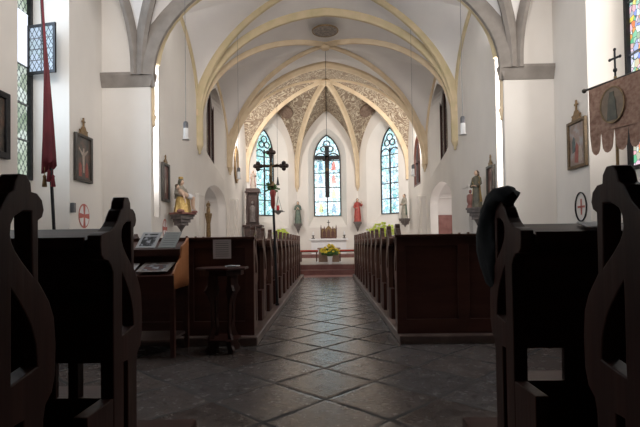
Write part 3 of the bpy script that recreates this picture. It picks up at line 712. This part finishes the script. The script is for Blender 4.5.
# black coat over the right foreground bench end
bm_ = MB(); vs = []
path = [(.03, 1.165, .02, .03), (.06, 1.185, .045, .035), (.11, 1.19, .05, .04), (.18, 1.165, .055, .055), (.24, 1.10, .06, .085), (.27, 1.02, .062, .10), (.265, .95, .058, .10), (.25, .88, .05, .085), (.225, .82, .04, .06), (.21, .785, .02, .03)]
n = 26
for i, (u, z, rx, ry) in enumerate(path):
    p = Vector((XR+.022, 1.87+u, z)); a = path[max(i-1, 0)]; b = path[min(i+1, len(path)-1)]
    tt = Vector((0, b[0]-a[0], b[1]-a[1])).normalized(); nn = Vector((0, -tt.z, tt.y))
    for j in range(n):
        th = 2*pi*j/n; f = 1+.10*sin(5*th+.9*i)+.05*sin(9*th-i)
        vs.append(p+Vector((1, 0, 0))*cos(th)*rx*f+nn*sin(th)*ry*f)
bm_.add(vs, [(i*n+j, i*n+(j+1) % n, (i+1)*n+(j+1) % n, (i+1)*n+j) for i in range(len(path)-1) for j in range(n)]+[tuple(range(n)), tuple((len(path)-1)*n+j for j in range(n))])
o = bm_.build('coat', 'black_cloth', smooth=60)
tag(o, 'black coat draped over the carved pew end right of the aisle', 'coat')

# ------------------------------------------------------------------ pictures on the walls
M['frame_gilt'] = noisy('old_gilt_frame', (.07, .045, .02), (.14, .09, .045), .45, (20, 20, 20), 1, 4, .2, .3)
def picture(name, label, loc, rz, w_, h, fmat, cmat, fw=.06, crest=None, figs=(), oval=False):
    """faces local -y"""
    t = thing(name, label, 'picture', loc, rz)
    if oval: o_ = [(w_/2*cos(2*pi*i/28), h/2+h/2*sin(2*pi*i/28)) for i in range(28)]; i_ = [(a*(1-2*fw/w_), h/2+(b-h/2)*(1-2*fw/h)) for a, b in o_]
    else: o_ = [(-w_/2, 0), (w_/2, 0), (w_/2, h), (-w_/2, h)]; i_ = [(-w_/2+fw, fw), (w_/2-fw, fw), (w_/2-fw, h-fw), (-w_/2+fw, h-fw)]
    MB().plate(o_, [i_], .06, lambda a, b, d: (a, -d, b)).build('picture_frame', fmat, t, bevel=.008)
    cvo = MB().plate(i_, [], .015, lambda a, b, d: (a, -d-.01, b)).build('canvas', cmat, t)
    for poly, mt in figs: MB().plate(poly, [], .003, lambda a, b, d: (a, -d-.026, b)).build('painted_figure', mt, cvo)
    if crest:
        c = MB(); hh = crest
        c.plate([(-.16, 0), (.16, 0), (.13, .05), (.16, .09), (.09, .10), (.05, .16), (.02, .17), (0, .2), (-.02, .17), (-.05, .16), (-.09, .10), (-.16, .09), (-.13, .05)], [], .03, lambda a, b, d: (a*w_/.65, -.015-d, h+b*hh/.34))
        c.plate([(-.018, .16), (.018, .16), (.018, .25), (.06, .25), (.06, .28), (.018, .28), (.018, .34), (-.018, .34), (-.018, .28), (-.06, .28), (-.06, .25), (-.018, .25)], [], .025, lambda a, b, d: (a*w_/.65, -.015-d, h+b*hh/.34))
        c.build('crest', 'dullgold', t, bevel=.004)
    return t
crossfig = [(-.02, .18), (.03, .18), (.04, .50), (.17, .62), (.16, .65), (.03, .57), (.03, .66), (-.02, .66), (-.03, .57), (-.16, .66), (-.17, .63), (-.04, .50)]
mary = [(-.17, .10), (-.06, .10), (-.07, .33), (-.12, .38), (-.16, .33)]; john = [(.06, .10), (.18, .10), (.16, .36), (.11, .40), (.07, .33)]
picture('framed_painting', 'dark framed crucifixion painting with gilt crest on the left wall', (-4.79, 8.93, 2.24), R(90), .62, .92, 'dark_frame', 'cv_dark', .055, .34, [(crossfig, 'paintflesh'), (mary, 'paintred'), (john, 'paintred')])
fig1 = [(-.10, .12), (.02, .10), (.04, .42), (-.01, .50), (-.06, .42)]; fig2 = [(.04, .12), (.17, .12), (.16, .34), (.10, .42), (.05, .34)]; fig3 = [(-.17, .3), (-.05, .34), (-.08, .58), (-.13, .62), (-.18, .52)]
picture('framed_painting', 'pale framed devotional painting with gilt crest on the right wall', (4.79, 8.84, 2.34), R(-90), .64, .92, 'frame_gilt', 'cv_pale', .06, .38, [(fig1, 'paintred'), (fig2, 'paintflesh'), (fig3, 'paintblue')])
picture('framed_painting', 'narrow brown framed painting left of the seated mother statue', (-3.74, 10.53, 1.98), R(90), .44, .88, 'dark_frame', 'cv_red', .06, .2, [([(a*.6, b*.9+.1) for a, b in fig1], 'paintflesh')])
picture('framed_painting', 'narrow dark framed painting beside the standing saint on the right', (3.74, 10.54, 1.87), R(-90), .44, .82, 'dark_frame', 'cv_red', .06, .25, [([(a*.6, b*.9+.05) for a, b in fig1], 'paintflesh')])
picture('framed_painting', 'dark framed picture at the left edge beyond the tall window', (-4.79, 6.45, 2.3), R(90), .72, .98, 'iron', 'cv_dark', .09)
picture('epitaph_painting', 'oval gilt framed epitaph painting on the left choir wall', (-3.72, 18.75, 3.45), R(90), .70, 1.45, 'dullgold', 'cv_dark', .09, .1, [([(a, b+.4) for a, b in fig1], 'paintflesh')], oval=True)

# consecration crosses painted on the walls
def consecration(loc, rz, r, label, ring=False, ell=1.0):
    t = thing('consecration_cross', label, 'wall medallion', loc, rz)
    n = 32; c = [(r*cos(2*pi*i/n), r*ell*sin(2*pi*i/n)) for i in range(n)]
    if ring:
        MB().plate(c, [[(a*.91, b*.93) for a, b in c]], .02, lambda a, b, d: (a, -d, b)).build('ring', 'iron', t)
    else:
        MB().plate(c, [], .004, lambda a, b, d: (a, -d, b)).build('ring', 'crossred', t)
    if ring:
        for sx, sz in ((1, 0), (0, 1)):
            MB().plate([(-.62*r if sx else -.1*r, -.1*r if sx else -.75*r), (.62*r if sx else .1*r, -.1*r if sx else -.75*r), (.62*r if sx else .1*r, .1*r if sx else .75*r), (-.62*r if sx else -.1*r, .1*r if sx else .75*r)], [], .004, lambda a, b, d: (a, -d, b)).build('cross_arm', 'crossred', t)
    else:
        for k in range(4):
            a0 = R(90*k+45)
            p = [(.2*r*cos(a0), .2*r*ell*sin(a0))]+[(.88*r*cos(a0+R(x)), .88*r*ell*sin(a0+R(x))) for x in (-30, -15, 0, 15, 30)]
            MB().plate(p, [], .005, lambda a, b, d: (a, -.003-d, b)).build('cross_field', 'web', t, label='pale quarter field')
consecration((-4.795, 9.0, 1.58), R(90), .20, 'red painted cross medallion low on the left nave wall', ell=1.2)
consecration((-3.745, 10.55, 1.36), R(90), .15, 'small reddish cross medallion below the narrow left painting', ell=1.5)
consecration((4.79, 8.8, 1.60), R(-90), .20, 'dark ringed medallion with a faint red cross on the right wall', ring=True, ell=1.4)
o = MB().box(-4.79, -4.72, 8.50, 8.58, 1.62, 1.80).build('wall_box', 'steel', bevel=.006); tag(o, 'small grey electric box on the wall left of the red cross medallion', 'box')

# ------------------------------------------------------------------ statues
def robed(t, h, robe, mantle, hairm='hair', arms='pray', sc=1.0, z0=0, turn=0):
    """standing figure facing local -y"""
    a = h
    P = [(.150, 0), (.155, .03), (.135, .15), (.118, .32), (.105, .45), (.098, .56), (.085, .62), (.098, .70), (.112, .76), (.108, .80), (.070, .835), (.035, .85)]
    b = MB(); b.lathe([(r*a*.98, z*a) for r, z in P], (0, 0, z0), 28, 1, .72, .07, 9)
    ob = b.build('robe', robe, t, smooth=60)
    mt = MB(); vs = []; n = 18
    for i, (r, z) in enumerate(P[2:11]):
        for j in range(n+1):
            th = R(-20+220*j/n); rr = r*a*(1.13+.06*sin(6*th+i)); vs.append((rr*cos(th), rr*sin(th)*.8, z0+z*a))
    q = n+1; mt.add(vs, [(i*q+j, i*q+j+1, (i+1)*q+j+1, (i+1)*q+j) for i in range(8) for j in range(n)])
    mo = mt.build('mantle', mantle, t, smooth=60); md = mo.modifiers.new('thick', 'SOLIDIFY'); md.thickness = .015*a
    hd = MB(); hd.ell((0, -.01*a, z0+.92*a), (.050*a, .058*a, .070*a), 16, 12); hd.tube([(0, 0, z0+.82*a), (0, -.005*a, z0+.89*a)], .028*a)
    hd.tube([(0, -.062*a, z0+.935*a), (0, -.078*a, z0+.915*a)], [.008*a, .012*a], 6)
    ho = hd.build('head', 'skin', t, smooth=70)
    hr = MB(); hr.ell((0, .012*a, z0+.935*a), (.058*a, .058*a, .070*a), 14, 10); hr.ell((0, .03*a, z0+.86*a), (.055*a, .035*a, .08*a), 12, 8)
    hr.build('hair', hairm, ho, smooth=70)
    for s in (-1, 1):
        if arms == 'pray': pts = [(s*.10*a, 0, .78*a), (s*.135*a, -.02*a, .64*a), (s*.06*a, -.12*a, .62*a), (s*.015*a, -.13*a, .70*a)]
        elif arms == 'bless' and s > 0: pts = [(s*.10*a, 0, .78*a), (s*.16*a, -.03*a, .66*a), (s*.17*a, -.12*a, .74*a), (s*.16*a, -.14*a, .82*a)]
        else: pts = [(s*.10*a, 0, .78*a), (s*.14*a, -.01*a, .63*a), (s*.08*a, -.11*a, .56*a), (s*.02*a, -.14*a, .58*a)]
        pts = [(x, y, z+z0) for x, y, z in pts]
        sl = MB().tube(pts[:3], [.038*a, .04*a, .045*a], 10).build('sleeve', robe, t, smooth=60)
        hb = MB().tube(pts[2:], [.018*a, .016*a], 8); e = Vector(pts[3]); dr_ = (Vector(pts[3])-Vector(pts[2])).normalized()
        for k in range(5): hb.tube([e+Vector(((k-2)*.006*a, 0, 0)), e+dr_*(.045-.006*abs(k-2))*a+Vector(((k-2)*.009*a, 0, 0))], [.005*a, .003*a], 5)
        hb.build('hand', 'skin', sl, smooth=60)
def console(t, w_, z1, z0, mat='console'):
    """stepped bracket below a statue, back against the wall at +y"""
    b = MB(); st = [(1.0, z1-.05, z1), (.9, z1-.12, z1-.05), (.68, z1-.2, z1-.12), (.5, z1-.28, z1-.2)]
    for f, a, c in st: b.box(-w_/2*f, w_/2*f, -.2*f*w_/.5, .16, a, c)
    b.lathe([(.01, z0), (.05*w_/.5, z0+.08), (.10*w_/.5, z1-.30), (.12*w_/.5, z1-.27)], (0, .03, 0), 12)
    b.build('bracket', mat, t, bevel=.006)
def statue(name, label, loc, rz, h, robe, mantle, arms, cw, drop=.35, extra=None, hairm='hair'):
    t = thing(name, label, 'statue', loc, rz); robed(t, h, robe, mantle, hairm, arms)
    console(t, cw, 0, -drop); return t
statue('saint_statue', 'dark green robed saint on a bracket left of the central window', (-1.50, 23.25, 1.95), 0, 1.12, 'robe_green', 'robe_dark', 'pray', .42, .5)
statue('saint_statue', 'red robed figure with a raised hand right of the central window', (1.50, 23.25, 2.0), 0, 1.18, 'robe_red', 'robe_red', 'bless', .42, .5)
statue('saint_statue', 'grey-green bearded saint on a bracket at the right end of the apse', (3.46, 20.9, 2.02), R(-60), 1.1, 'robe_grey', 'robe_green', 'hold', .42, .4)
t = statue('saint_statue', 'tall painted saint with gold mantle on the right bay wall bracket', (3.50, 10.88, 1.76), R(-55), .88, 'robe_dark', 'gold', 'hold', .40, .45)
MB().tube([(.16, -.1, .1), (.17, -.12, .8)], .008).build('staff', 'dullgold', t)
b = MB().lathe([(.06, .08), (.09, .16), (.09, .30), (.06, .33)], (-.17, .0, 0), 12, 1, .8, .1, 5); b.ell((-.17, -.01, .39), (.035, .035, .05)); b.lathe([(.10, 0), (.08, .08)], (-.17, 0, 0), 12); b.build('small_companion', 'brickred', t, smooth=60, label='small companion in brownish red')
# seated mother with the dead son across her lap
t = thing('pieta_statue', 'painted seated mother in gold robe holding her son, on left wall bracket', 'statue', (-3.44, 10.84, 1.74), R(62))
b = MB(); b.lathe([(.24, 0), (.23, .06), (.21, .20), (.20, .32), (.16, .40)], (0, -.03, 0), 26, 1, .75, .08, 8); b.build('robe', 'gold', t, smooth=60)
b = MB(); b.lathe([(.16, .36), (.15, .46), (.13, .55), (.14, .62), (.10, .68), (.04, .70)], (0, .05, 0), 22, 1, .8, .05, 7)
b.tube([(.13, .04, .62), (.19, .0, .48), (.10, -.16, .42)], [.05, .05, .04], 10); b.tube([(-.13, .04, .62), (-.20, .0, .48), (-.14, -.16, .44)], [.05, .05, .04], 10); b.build('mantle', 'robe_grey', t, smooth=60)
b = MB(); b.ell((0, .0, .78), (.05, .06, .075), 14, 10); b.tube([(0, .03, .66), (0, .01, .74)], .03); b.tube([(0, -.055, .79), (0, -.07, .77)], [.008, .012], 6); b.build('head', 'skin', t, smooth=70)
b = MB(); b.ell((0, .03, .81), (.075, .07, .085), 14, 10); b.ell((0, .06, .72), (.08, .05, .12), 12, 8); b.build('veil', 'robe_dark', t, smooth=70)
MB().lathe([(.05, .86), (.062, .88), (.055, .92), (.03, .93)], (0, .03, 0), 14, fold=.1, k=6).build('crown', 'gold', t, smooth=40)
b = MB(); b.tube([(-.24, -.14, .58), (-.19, -.15, .52), (-.10, -.17, .46), (.02, -.18, .42), (.12, -.19, .40)], [.03, .07, .075, .062, .06], 12)
for dz in (0, .05): b.tube([(.08, -.19-dz*.5, .40), (.13, -.23-dz, .36+dz*.4), (.15, -.21-dz, .22), (.15, -.22-dz, .10), (.16, -.26-dz, .08)], [.045, .04, .032, .022, .018], 10)
b.ell((-.28, -.14, .63), (.045, .05, .06)); b.tube([(-.19, -.19, .52), (-.18, -.25, .40), (-.15, -.27, .28), (-.14, -.27, .23)], [.028, .024, .016, .014], 8); b.build('reclining_son', 'skin', t, smooth=70)
b = MB(); b.ell((-.29, -.125, .65), (.05, .05, .055)); b.build('hair', 'hair', t, smooth=70)
b = MB(); b.tube([(0, -.2, .42), (.08, -.215, .41), (.13, -.22, .39)], [.07, .075, .062], 12); b.build('loincloth', 'white', t, smooth=70)
b = MB(); b.box(-.26, .26, -.26, .2, -.05, 0); b.lathe([(.1, 0), (.09, .05), (.05, .07)], (-.24, -.2, 0), 10); b.lathe([(.08, 0), (.07, .05), (.03, .06)], (.2, -.24, 0), 10); b.build('plinth', 'brickred', t, bevel=.01)
console(t, .50, -.05, -.50); t.scale = (.92, .92, .92)

# dark carved altar column in the left of the choir, statue on top
t = thing('carved_column', 'tall dark carved wooden side altar column left of the apse windows', 'altar', (-3.28, 20.3, .3))
b = MB().box(-.36, .36, -.3, .3, 0, 1.4).box(-.42, .42, -.36, .36, 1.4, 1.5).box(-.40, .40, -.34, .34, 0, .12)
b.build('pedestal', 'darkcarve', t, bevel=.02)
MB().box(-.22, .22, -.15, .2, 1.5, 2.95).build('shrine_box', 'darkcarve', t, bevel=.02)
for x in (-.24, .24): MB().lathe([(.05, 1.5), (.06, 1.56), (.04, 1.6), (.045, 2.2), (.04, 2.75), (.06, 2.82), (.06, 2.9)], (x, -.2, 0), 12, fold=.1, k=4).build('colonnette', 'darkcarve', t, smooth=50)
MB().box(-.33, .33, -.28, .24, 2.9, 2.98).box(-.29, .29, -.25, .22, 2.98, 3.1).build('cornice', 'darkcarve', t, bevel=.015)
b = MB().lathe([(.13, 1.62), (.12, 1.8), (.10, 2.1), (.12, 2.25), (.05, 2.35)], (0, -.2, 0), 16, 1, .7, .08, 7); b.ell((0, -.22, 2.45), (.06, .06, .09)); b.build('carved_figure', 'console', t, smooth=60)
t = thing('saint_statue', 'small pale figure in red standing on top of the dark carved column', 'statue', (-3.28, 20.3, 3.4)); robed(t, .80, 'paintflesh', 'robe_red', 'hair', 'bless')
# gilded slim figure pillar beside the left niche
t = thing('gilded_pillar', 'slim gilded carved pillar with figurine beside the left choir niche', 'carving', (-3.60, 13.86, .005))
MB().lathe([(.12, 0), (.12, .15), (.07, .2), (.075, .8), (.06, 1.6), (.08, 1.72), (.1, 1.85), (.1, 1.91)], n=12, fold=.14, k=5).build('shaft', 'dullgold', t, smooth=40)
robed(t, .38, 'dullgold', 'gold', 'hair', 'hold', z0=1.91)

# ------------------------------------------------------------------ crosses, lamps, hanging things
def botonny(mb, c, w_, h0, h1, r, dy, th=.03):
    """cross with trefoil ends in the XZ plane about c"""
    x, y, z = c
    mb.box(x-w_, x+w_, y-dy, y+dy, z-th, z+th).box(x-th, x+th, y-dy, y+dy, z-h0, z+h1)
    for ex, ez in ((-w_, 0), (w_, 0), (0, h1)):
        for a, b in ((0, 0), (1, 0), (-1, 0), (0, 1), (0, -1)):
            mb.ell((x+ex+a*r*.75, y, z+ez+b*r*.75), (r*.6, dy*1.3, r*.6), 10, 6)
def corpus(t, c, h, mat='skin'):
    x, y, z = c; b = MB()
    b.tube([(x, y, z-.02*h), (x, y-.01, z-.2*h), (x+.01*h, y-.01, z-.42*h), (x, y-.02, z-.62*h)], [.075*h, .085*h, .065*h, .07*h], 10)
    for s in (-1, 1):
        b.tube([(x+s*.05*h, y, z-.04*h), (x+s*.22*h, y, z+.03*h), (x+s*.42*h, y, z+.10*h)], [.035*h, .027*h, .018*h], 8)
        b.tube([(x+s*.04*h, y-.01, z-.56*h), (x+s*.05*h, y-.05*h, z-.8*h), (x+s*.01*h, y-.01, z-1.05*h)], [.05*h, .04*h, .022*h], 8)
    b.ell((x+.02*h, y-.03*h, z+.10*h), (.06*h, .065*h, .085*h)); b.tube([(x, y, z), (x+.01*h, y-.01, z+.06*h)], .03*h)
    b.build('corpus', mat, t, smooth=60)
    MB().tube([(x, y-.01, z-.44*h), (x, y-.015, z-.6*h)], [.085*h, .10*h], 10).build('loincloth', 'dullgold', t, smooth=60)
# processional crucifix at the left pew ends
t = thing('processional_crucifix', 'tall brown trefoil crucifix on a black pole at the left pew ends', 'crucifix', (-.755, 6.76, .086))
MB().tube([(0, 0, 0), (-.05, .0, 1.77)], .018, 10).tube([(0, 0, 0), (0, 0, .03)], [.03, .03], 12).build('pole', 'iron', t, smooth=50)
kz = len(bpy.data.objects)
zz0 = set(t.children)
b = MB(); botonny(b, (-.07, 0, 2.13), .19, .30, .20, .055, .014, .018); b.build('cross', 'darkcarve', t, smooth=50)
corpus(t, (-.07, -.03, 2.13), .27, 'dullgold')
b = MB(); b.lathe([(.02, 0), (.05, .03), (.045, .06), (.02, .1)], (-.055, 0, 1.80), 10); b.build('socket', 'dullgold', t, smooth=50)
b = MB()
for k in range(26):
    a = random.uniform(0, 2*pi); r_ = random.uniform(.03, .13); b.tube([(-.055, 0, 1.80), (-.055+r_*cos(a), r_*sin(a)*.7, 1.80+random.uniform(-.05, .09))], [.005, .014], 5)
b.build('sprig', 'leaf', t)
b = MB(); b.lathe([(.02, 1.50), (.035, 1.56), (.032, 1.66), (.05, 1.74), (.02, 1.78)], (-.045, -.03, 0), 12, 1, .5, .12, 5); b.build('ribbon', 'robe_red', t, smooth=60)
for c in t.children:
    if c not in zz0:
        for v in c.data.vertices: v.co.z -= .086
# hanging cross before the central window
t = thing('hanging_cross', 'large black crucifix hanging on a cable before the central window', 'crucifix', (.0, 16.0, 2.55))
MB().box(-.075, .075, -.04, .04, 0, 1.75).box(-.42, .42, -.04, .04, 1.31, 1.45).build('cross', 'iron', t, bevel=.008)
for q in ((-.085, .085, 1.75, 1.80), (-.46, -.42, 1.29, 1.47), (.42, .46, 1.29, 1.47)): MB().box(q[0], q[1], -.045, .045, q[2], q[3]).build('end_cap', 'dark_frame', t)
corpus(t, (0, -.07, 1.28), .62, 'darkcarve')
MB().tube([(0, 0, 1.8), (0, 0, 5.2)], .008, 6).build('cable', 'iron', t)
# hanging sanctuary lamp
t = thing('sanctuary_lamp', 'hanging sanctuary lamp with red glass in front of the left apse window', 'lamp', (-2.0, 18.6, 2.15))
MB().tube([(0, 0, .25), (0, 0, 5.0)], .006, 6).build('cable', 'iron', t)
MB().lathe([(.075, 1.18), (.05, 1.26), (.02, 1.5), (.01, 1.52)], n=12).build('weight', 'iron', t, smooth=40)
b = MB(); b.lathe([(.02, -.02), (.10, .05), (.19, .13), (.2, .15), (.12, .15)], n=16); 
for k in range(3): b.tube([(.16*cos(2.1*k), .16*sin(2.1*k), .15), (0, 0, .75)], .008, 5)
for k in range(8): b.tube([(.15*cos(k*pi/4), .15*sin(k*pi/4), .12), (.28*cos(k*pi/4), .28*sin(k*pi/4), .10)], [.02, .005], 5)
b.build('lamp_bowl', 'steel', t, smooth=50)
MB().lathe([(.05, .15), (.06, .25), (.055, .36)], n=12).build('red_glass', 'glassred', t, smooth=50)
# pendant lamps
def pendant(x, y, label, top):
    t = thing('pendant_lamp', label, 'lamp', (x, y, 2.82), 0, 'pendant lamps of the nave')
    MB().tube([(0, 0, .3), (0, 0, top-2.82)], .004, 6).build('cord', 'steel', t)
    MB().lathe([(.012, .33), (.03, .32), (.042, .30), (.042, .15), (.04, .15)], n=14).build('socket', 'steel', t, smooth=40)
    MB().lathe([(.04, .02), (.043, .03), (.043, .2), (.04, .21)], n=14).build('lamp_shade', 'whitepaint', t, smooth=40)
    MB().lathe([(.065, 0), (.07, .008), (.05, .02)], n=14).build('rim', 'whitepaint', t, smooth=40)
pendant(-2.46, 8.0, 'white cylinder pendant lamp before the left pier, hanging nearer the camera', 7.6)
pendant(2.36, 8.0, 'white cylinder pendant lamp before the right pier, hanging nearer the camera', 7.6)
pendant(-2.5, 13.0, 'white cylinder pendant lamp farther down on the left side', 6.9)
pendant(2.42, 13.0, 'white cylinder pendant lamp farther down on the right side', 7.15)

# furled crimson flag on the left
t = thing('church_flag', 'furled crimson flag with tassels on a dark pole before the left window', 'flag', (-3.74, 6.35, 0))
b = MB().tube([(0, 0, 0), (-.27, .0, 5.2)], .022, 10); b.lathe([(.14, 0), (.14, .04), (.04, .1)], n=16); b.build('pole', 'iron', t, smooth=50)
b = MB(); path = []; rad = []
for i in range(22):
    f = i/21; z = 4.9-2.8*f; path.append((-.25+.125*(f)-.0+.04*sin(3*f)+(.0 if f < .5 else -.00), -.03, z)); rad.append((.013+.004*f if f < .38 else .015+.07*(f-.38)/.62))
vs = []; n = 20
for i, (p, r) in enumerate(zip(path, rad)):
    for j in range(n):
        a = 2*pi*j/n; rr = r*(1+.25*cos(5*a+i*.15)); vs.append((p[0]+rr*cos(a), p[1]+rr*sin(a)*.8, p[2]+(.08*cos(a+.6)+.03*cos(3*a) if i == 21 else 0)))
b.add(vs, [(i*n+j, i*n+(j+1) % n, (i+1)*n+(j+1) % n, (i+1)*n+j) for i in range(21) for j in range(n)]+[tuple(21*n+j for j in range(n))])
b.build('flag_cloth', 'flag', t, smooth=60)
for k, (x, z) in enumerate(((-.16, 1.98), (-.10, 2.05), (-.04, 1.98))):
    q = MB().tube([(x, -.06, z+.22), (x, -.06, z)], .005, 5); q.lathe([(.012, 0), (.025, -.02), (.02, -.04), (.035, -.16), (.03, -.165)], (x, -.06, z), 10, fold=.1, k=6)
    q.build('tassel', 'dullgold' if k == 0 else 'flag', t, smooth=50)

# brocade banner on the right
t = thing('procession_banner', 'rose brocade procession banner with oval saint image and black cross finial', 'banner', (3.62, 5.80, 0), math.atan2(-.87, .30))
bw = .36
MB().tube([(0, 0, 0), (0, 0, 3.02)], .018, 10).lathe([(.14, 0), (.14, .04), (.04, .1)], n=16).build('pole', 'dullgold', t, smooth=50)
MB().tube([(-bw-.05, -.03, 2.97), (bw+.05, -.03, 2.97)], .016, 10).ell((-bw-.07, -.03, 2.97), (.03, .03, .03)).ell((bw+.07, -.03, 2.97), (.03, .03, .03)).build('cross_bar', 'dark_frame', t, smooth=50)
b = MB(); b.tube([(0, 0, 3.0), (0, 0, 3.35)], .012, 8); b.box(-.07, .07, -.008, .008, 3.24, 3.262)
for p in ((-.07, 3.25), (.07, 3.25), (0, 3.36)): b.ell((p[0], 0, p[1]), (.02, .014, .02))
b.ell((0, 0, 3.10), (.025, .025, .03)); b.build('finial_cross', 'iron', t, smooth=50)
lob = [(-bw, 2.96), (bw, 2.96)]
nl = 4; lw = 2*bw/nl; pts = []
for k in range(nl):
    x1 = bw-k*lw; cx = x1-lw/2
    zc = 2.20
    pts += [(x1-.004, 2.36)]+[(cx+(lw/2-.02)*cos(R(a)), zc-.12*sin(R(a))) for a in (0, 30, 60, 90, 120, 150, 180)]+[(x1-lw+.004, 2.36)]
MB().plate(lob+pts, [], .012, lambda a, b, d: (a, -.045+d+.012*sin(14*a), b)).build('banner_cloth', 'brocade', t)
el = [(.17*cos(2*pi*i/28), 2.66+.23*sin(2*pi*i/28)) for i in range(28)]
MB().plate(el, [], .004, lambda a, b, d: (a, -.068+d, b)).build('image_field', noisy('image_ground', (.20, .15, .11), (.30, .22, .16), .7, (9, 9, 9), 1, 3, 0), t)
MB().plate(el, [[(a*.9, 2.66+(b-2.66)*.92) for a, b in el]], .008, lambda a, b, d: (a, -.074+d, b)).build('oval_border', 'dullgold', t)
MB().plate([(-.07, 2.47), (.07, 2.47), (.055, 2.62), (.05, 2.72), (.03, 2.77), (.03, 2.82), (-.03, 2.82), (-.03, 2.77), (-.05, 2.72), (-.055, 2.62)], [], .006, lambda a, b, d: (a, -.076+d, b)).build('saint_image', 'robe_dark', t)

# ------------------------------------------------------------------ sanctuary
t = thing('flower_vase', 'white vase of yellow flowers at the top of the altar steps', 'flowers', (.05, 14.65, .31))
MB().lathe([(.06, 0), (.075, .02), (.07, .1), (.08, .22), (.085, .24), (.06, .24)], n=16).build('vase', 'white', t, smooth=40)
def bouquet(t, w_, h, z0, fm, n=60, leafm='leaf'):
    lf = MB(); fl = MB()
    for k in range(n):
        a = random.uniform(0, 2*pi); r_ = w_*random.random()**.6; x, y = r_*cos(a), r_*sin(a)*.7; z = z0+h*(1-.5*(r_/w_)**2)*random.uniform(.55, 1)
        lf.tube([(0, 0, z0), (x*.5, y*.5, z0+(z-z0)*.6), (x, y, z)], [.006, .005, .004], 4)
        lf.ell((x*.8, y*.8, z0+(z-z0)*.7), (.04, .03, .02), 6, 4)
        if k % 2 == 0: fl.ell((x, y, z+.015), (.042, .042, .028), 8, 5)
    lf.build('foliage', leafm, t); fl.build('blossoms', fm, t)
bouquet(t, .31, .42, .2, 'yellow', 150)
t = thing('altar', 'low brown stone altar block standing behind the flower vase', 'altar', (.02, 15.45, .31))
MB().box(-.34, .34, -.2, .25, 0, .45).build('block', 'tanstone', t, bevel=.01)
MB().box(-.38, .38, -.24, .28, .45, .50).build('slab', 'tanstone', t, bevel=.01); MB().box(-.42, .42, -.3, .33, 0, .03).build('plinth', 'white', t)
for s, sd in ((-1, 'left'), (1, 'right')):
    t = thing('server_bench', 'low bench with red cushion %s of the brown altar block' % sd, 'bench', (s*.70, 16.6, .31))
    MB().box(-.33, .33, -.16, .16, .33, .36).build('seat', 'redwood', t); MB().box(-.33, .33, -.16, .16, .36, .41).build('cushion', 'redcushion', t, bevel=.015)
    for x in (-.28, .28):
        for y in (-.12, .12): MB().box(x-.02, x+.02, y-.02, y+.02, 0, .33).build('leg', 'redwood', t)
struct(MB().box(-1.6, 1.6, 20.3, 23.2, .31, .46).build('trim_66', 'redstone', bevel=.01))
t = thing('high_altar', 'white high altar table under the central window', 'altar', (.03, 21.4, .46))
MB().box(-.80, .80, -.3, .35, 0, .62).build('altar_block', 'white', t, bevel=.01)
MB().box(-.88, .88, -.38, .4, .62, .70).build('altar_cloth', 'white', t, bevel=.01)
t = thing('tabernacle', 'gilt gothic tabernacle shrine with pinnacles and cross on the high altar', 'tabernacle', (.03, 21.5, 1.16))
MB().box(-.36, .36, -.12, .14, 0, .08).build('base', 'redwood', t, bevel=.01)
b = MB().box(-.32, .32, -.08, .12, .08, .40); b.build('shrine', 'dullgold', t, bevel=.008)
for x in (-.2, 0, .2): MB().plate(pointed(.08, .1, .26, .37 if x else .44, n=5, c=x), [], .02, lambda a, b, d: (a, -.10+d, b)).build('niche', 'redwood', t)
g = MB(); g.plate([(-.2, .40), (.2, .40), (0, .62)], [], .06, lambda a, b, d: (a, -.06+d, b)); g.plate([(-.34, .40), (-.2, .40), (-.27, .5)], [], .05, lambda a, b, d: (a, -.06+d, b)); g.plate([(.2, .40), (.34, .40), (.27, .5)], [], .05, lambda a, b, d: (a, -.06+d, b)); g.build('gable', 'dullgold', t)
for x in (-.35, .35, -.2, .2): MB().lathe([(.03, .05), (.03, .45), (.035, .47), (.005, .64 if abs(x) > .3 else .58)], (x, -.08, 0), 8).build('pinnacle', 'redwood', t)
MB().box(-.015, .015, -.015, .015, .6, .86).box(-.07, .07, -.015, .015, .74, .77).build('cross', 'dark_frame', t)
for s, sd in ((-1, 'left'), (1, 'right')):
    t = thing('candlestick', 'short candlestick with white candle at the %s end of the high altar' % sd, 'candle', (.03+s*.72, 21.4, 1.16))
    MB().lathe([(.09, 0), (.08, .03), (.03, .05), (.03, .12), (.07, .14), (.07, .16)], n=12).build('candle_holder', 'dark_frame', t, smooth=40)
    MB().lathe([(.035, .16), (.035, .32), (.005, .33)], n=12).build('candle', 'white', t, smooth=40)
for s, sd, x in ((-1, 'left', -1.55), (1, 'right', 1.78)):
    t = thing('flower_stand', 'lime green flower arrangement on a tall stand beyond the %s pews' % sd, 'flowers', (x, 15.2, .31))
    MB().lathe([(.14, 0), (.14, .03), (.03, .06), (.025, .68), (.10, .72), (.12, .8)], n=14).build('stand', 'iron', t, smooth=40)
    bouquet(t, .50 if s > 0 else .28, .56 if s > 0 else .36, .78, 'lime', 120, 'lime')
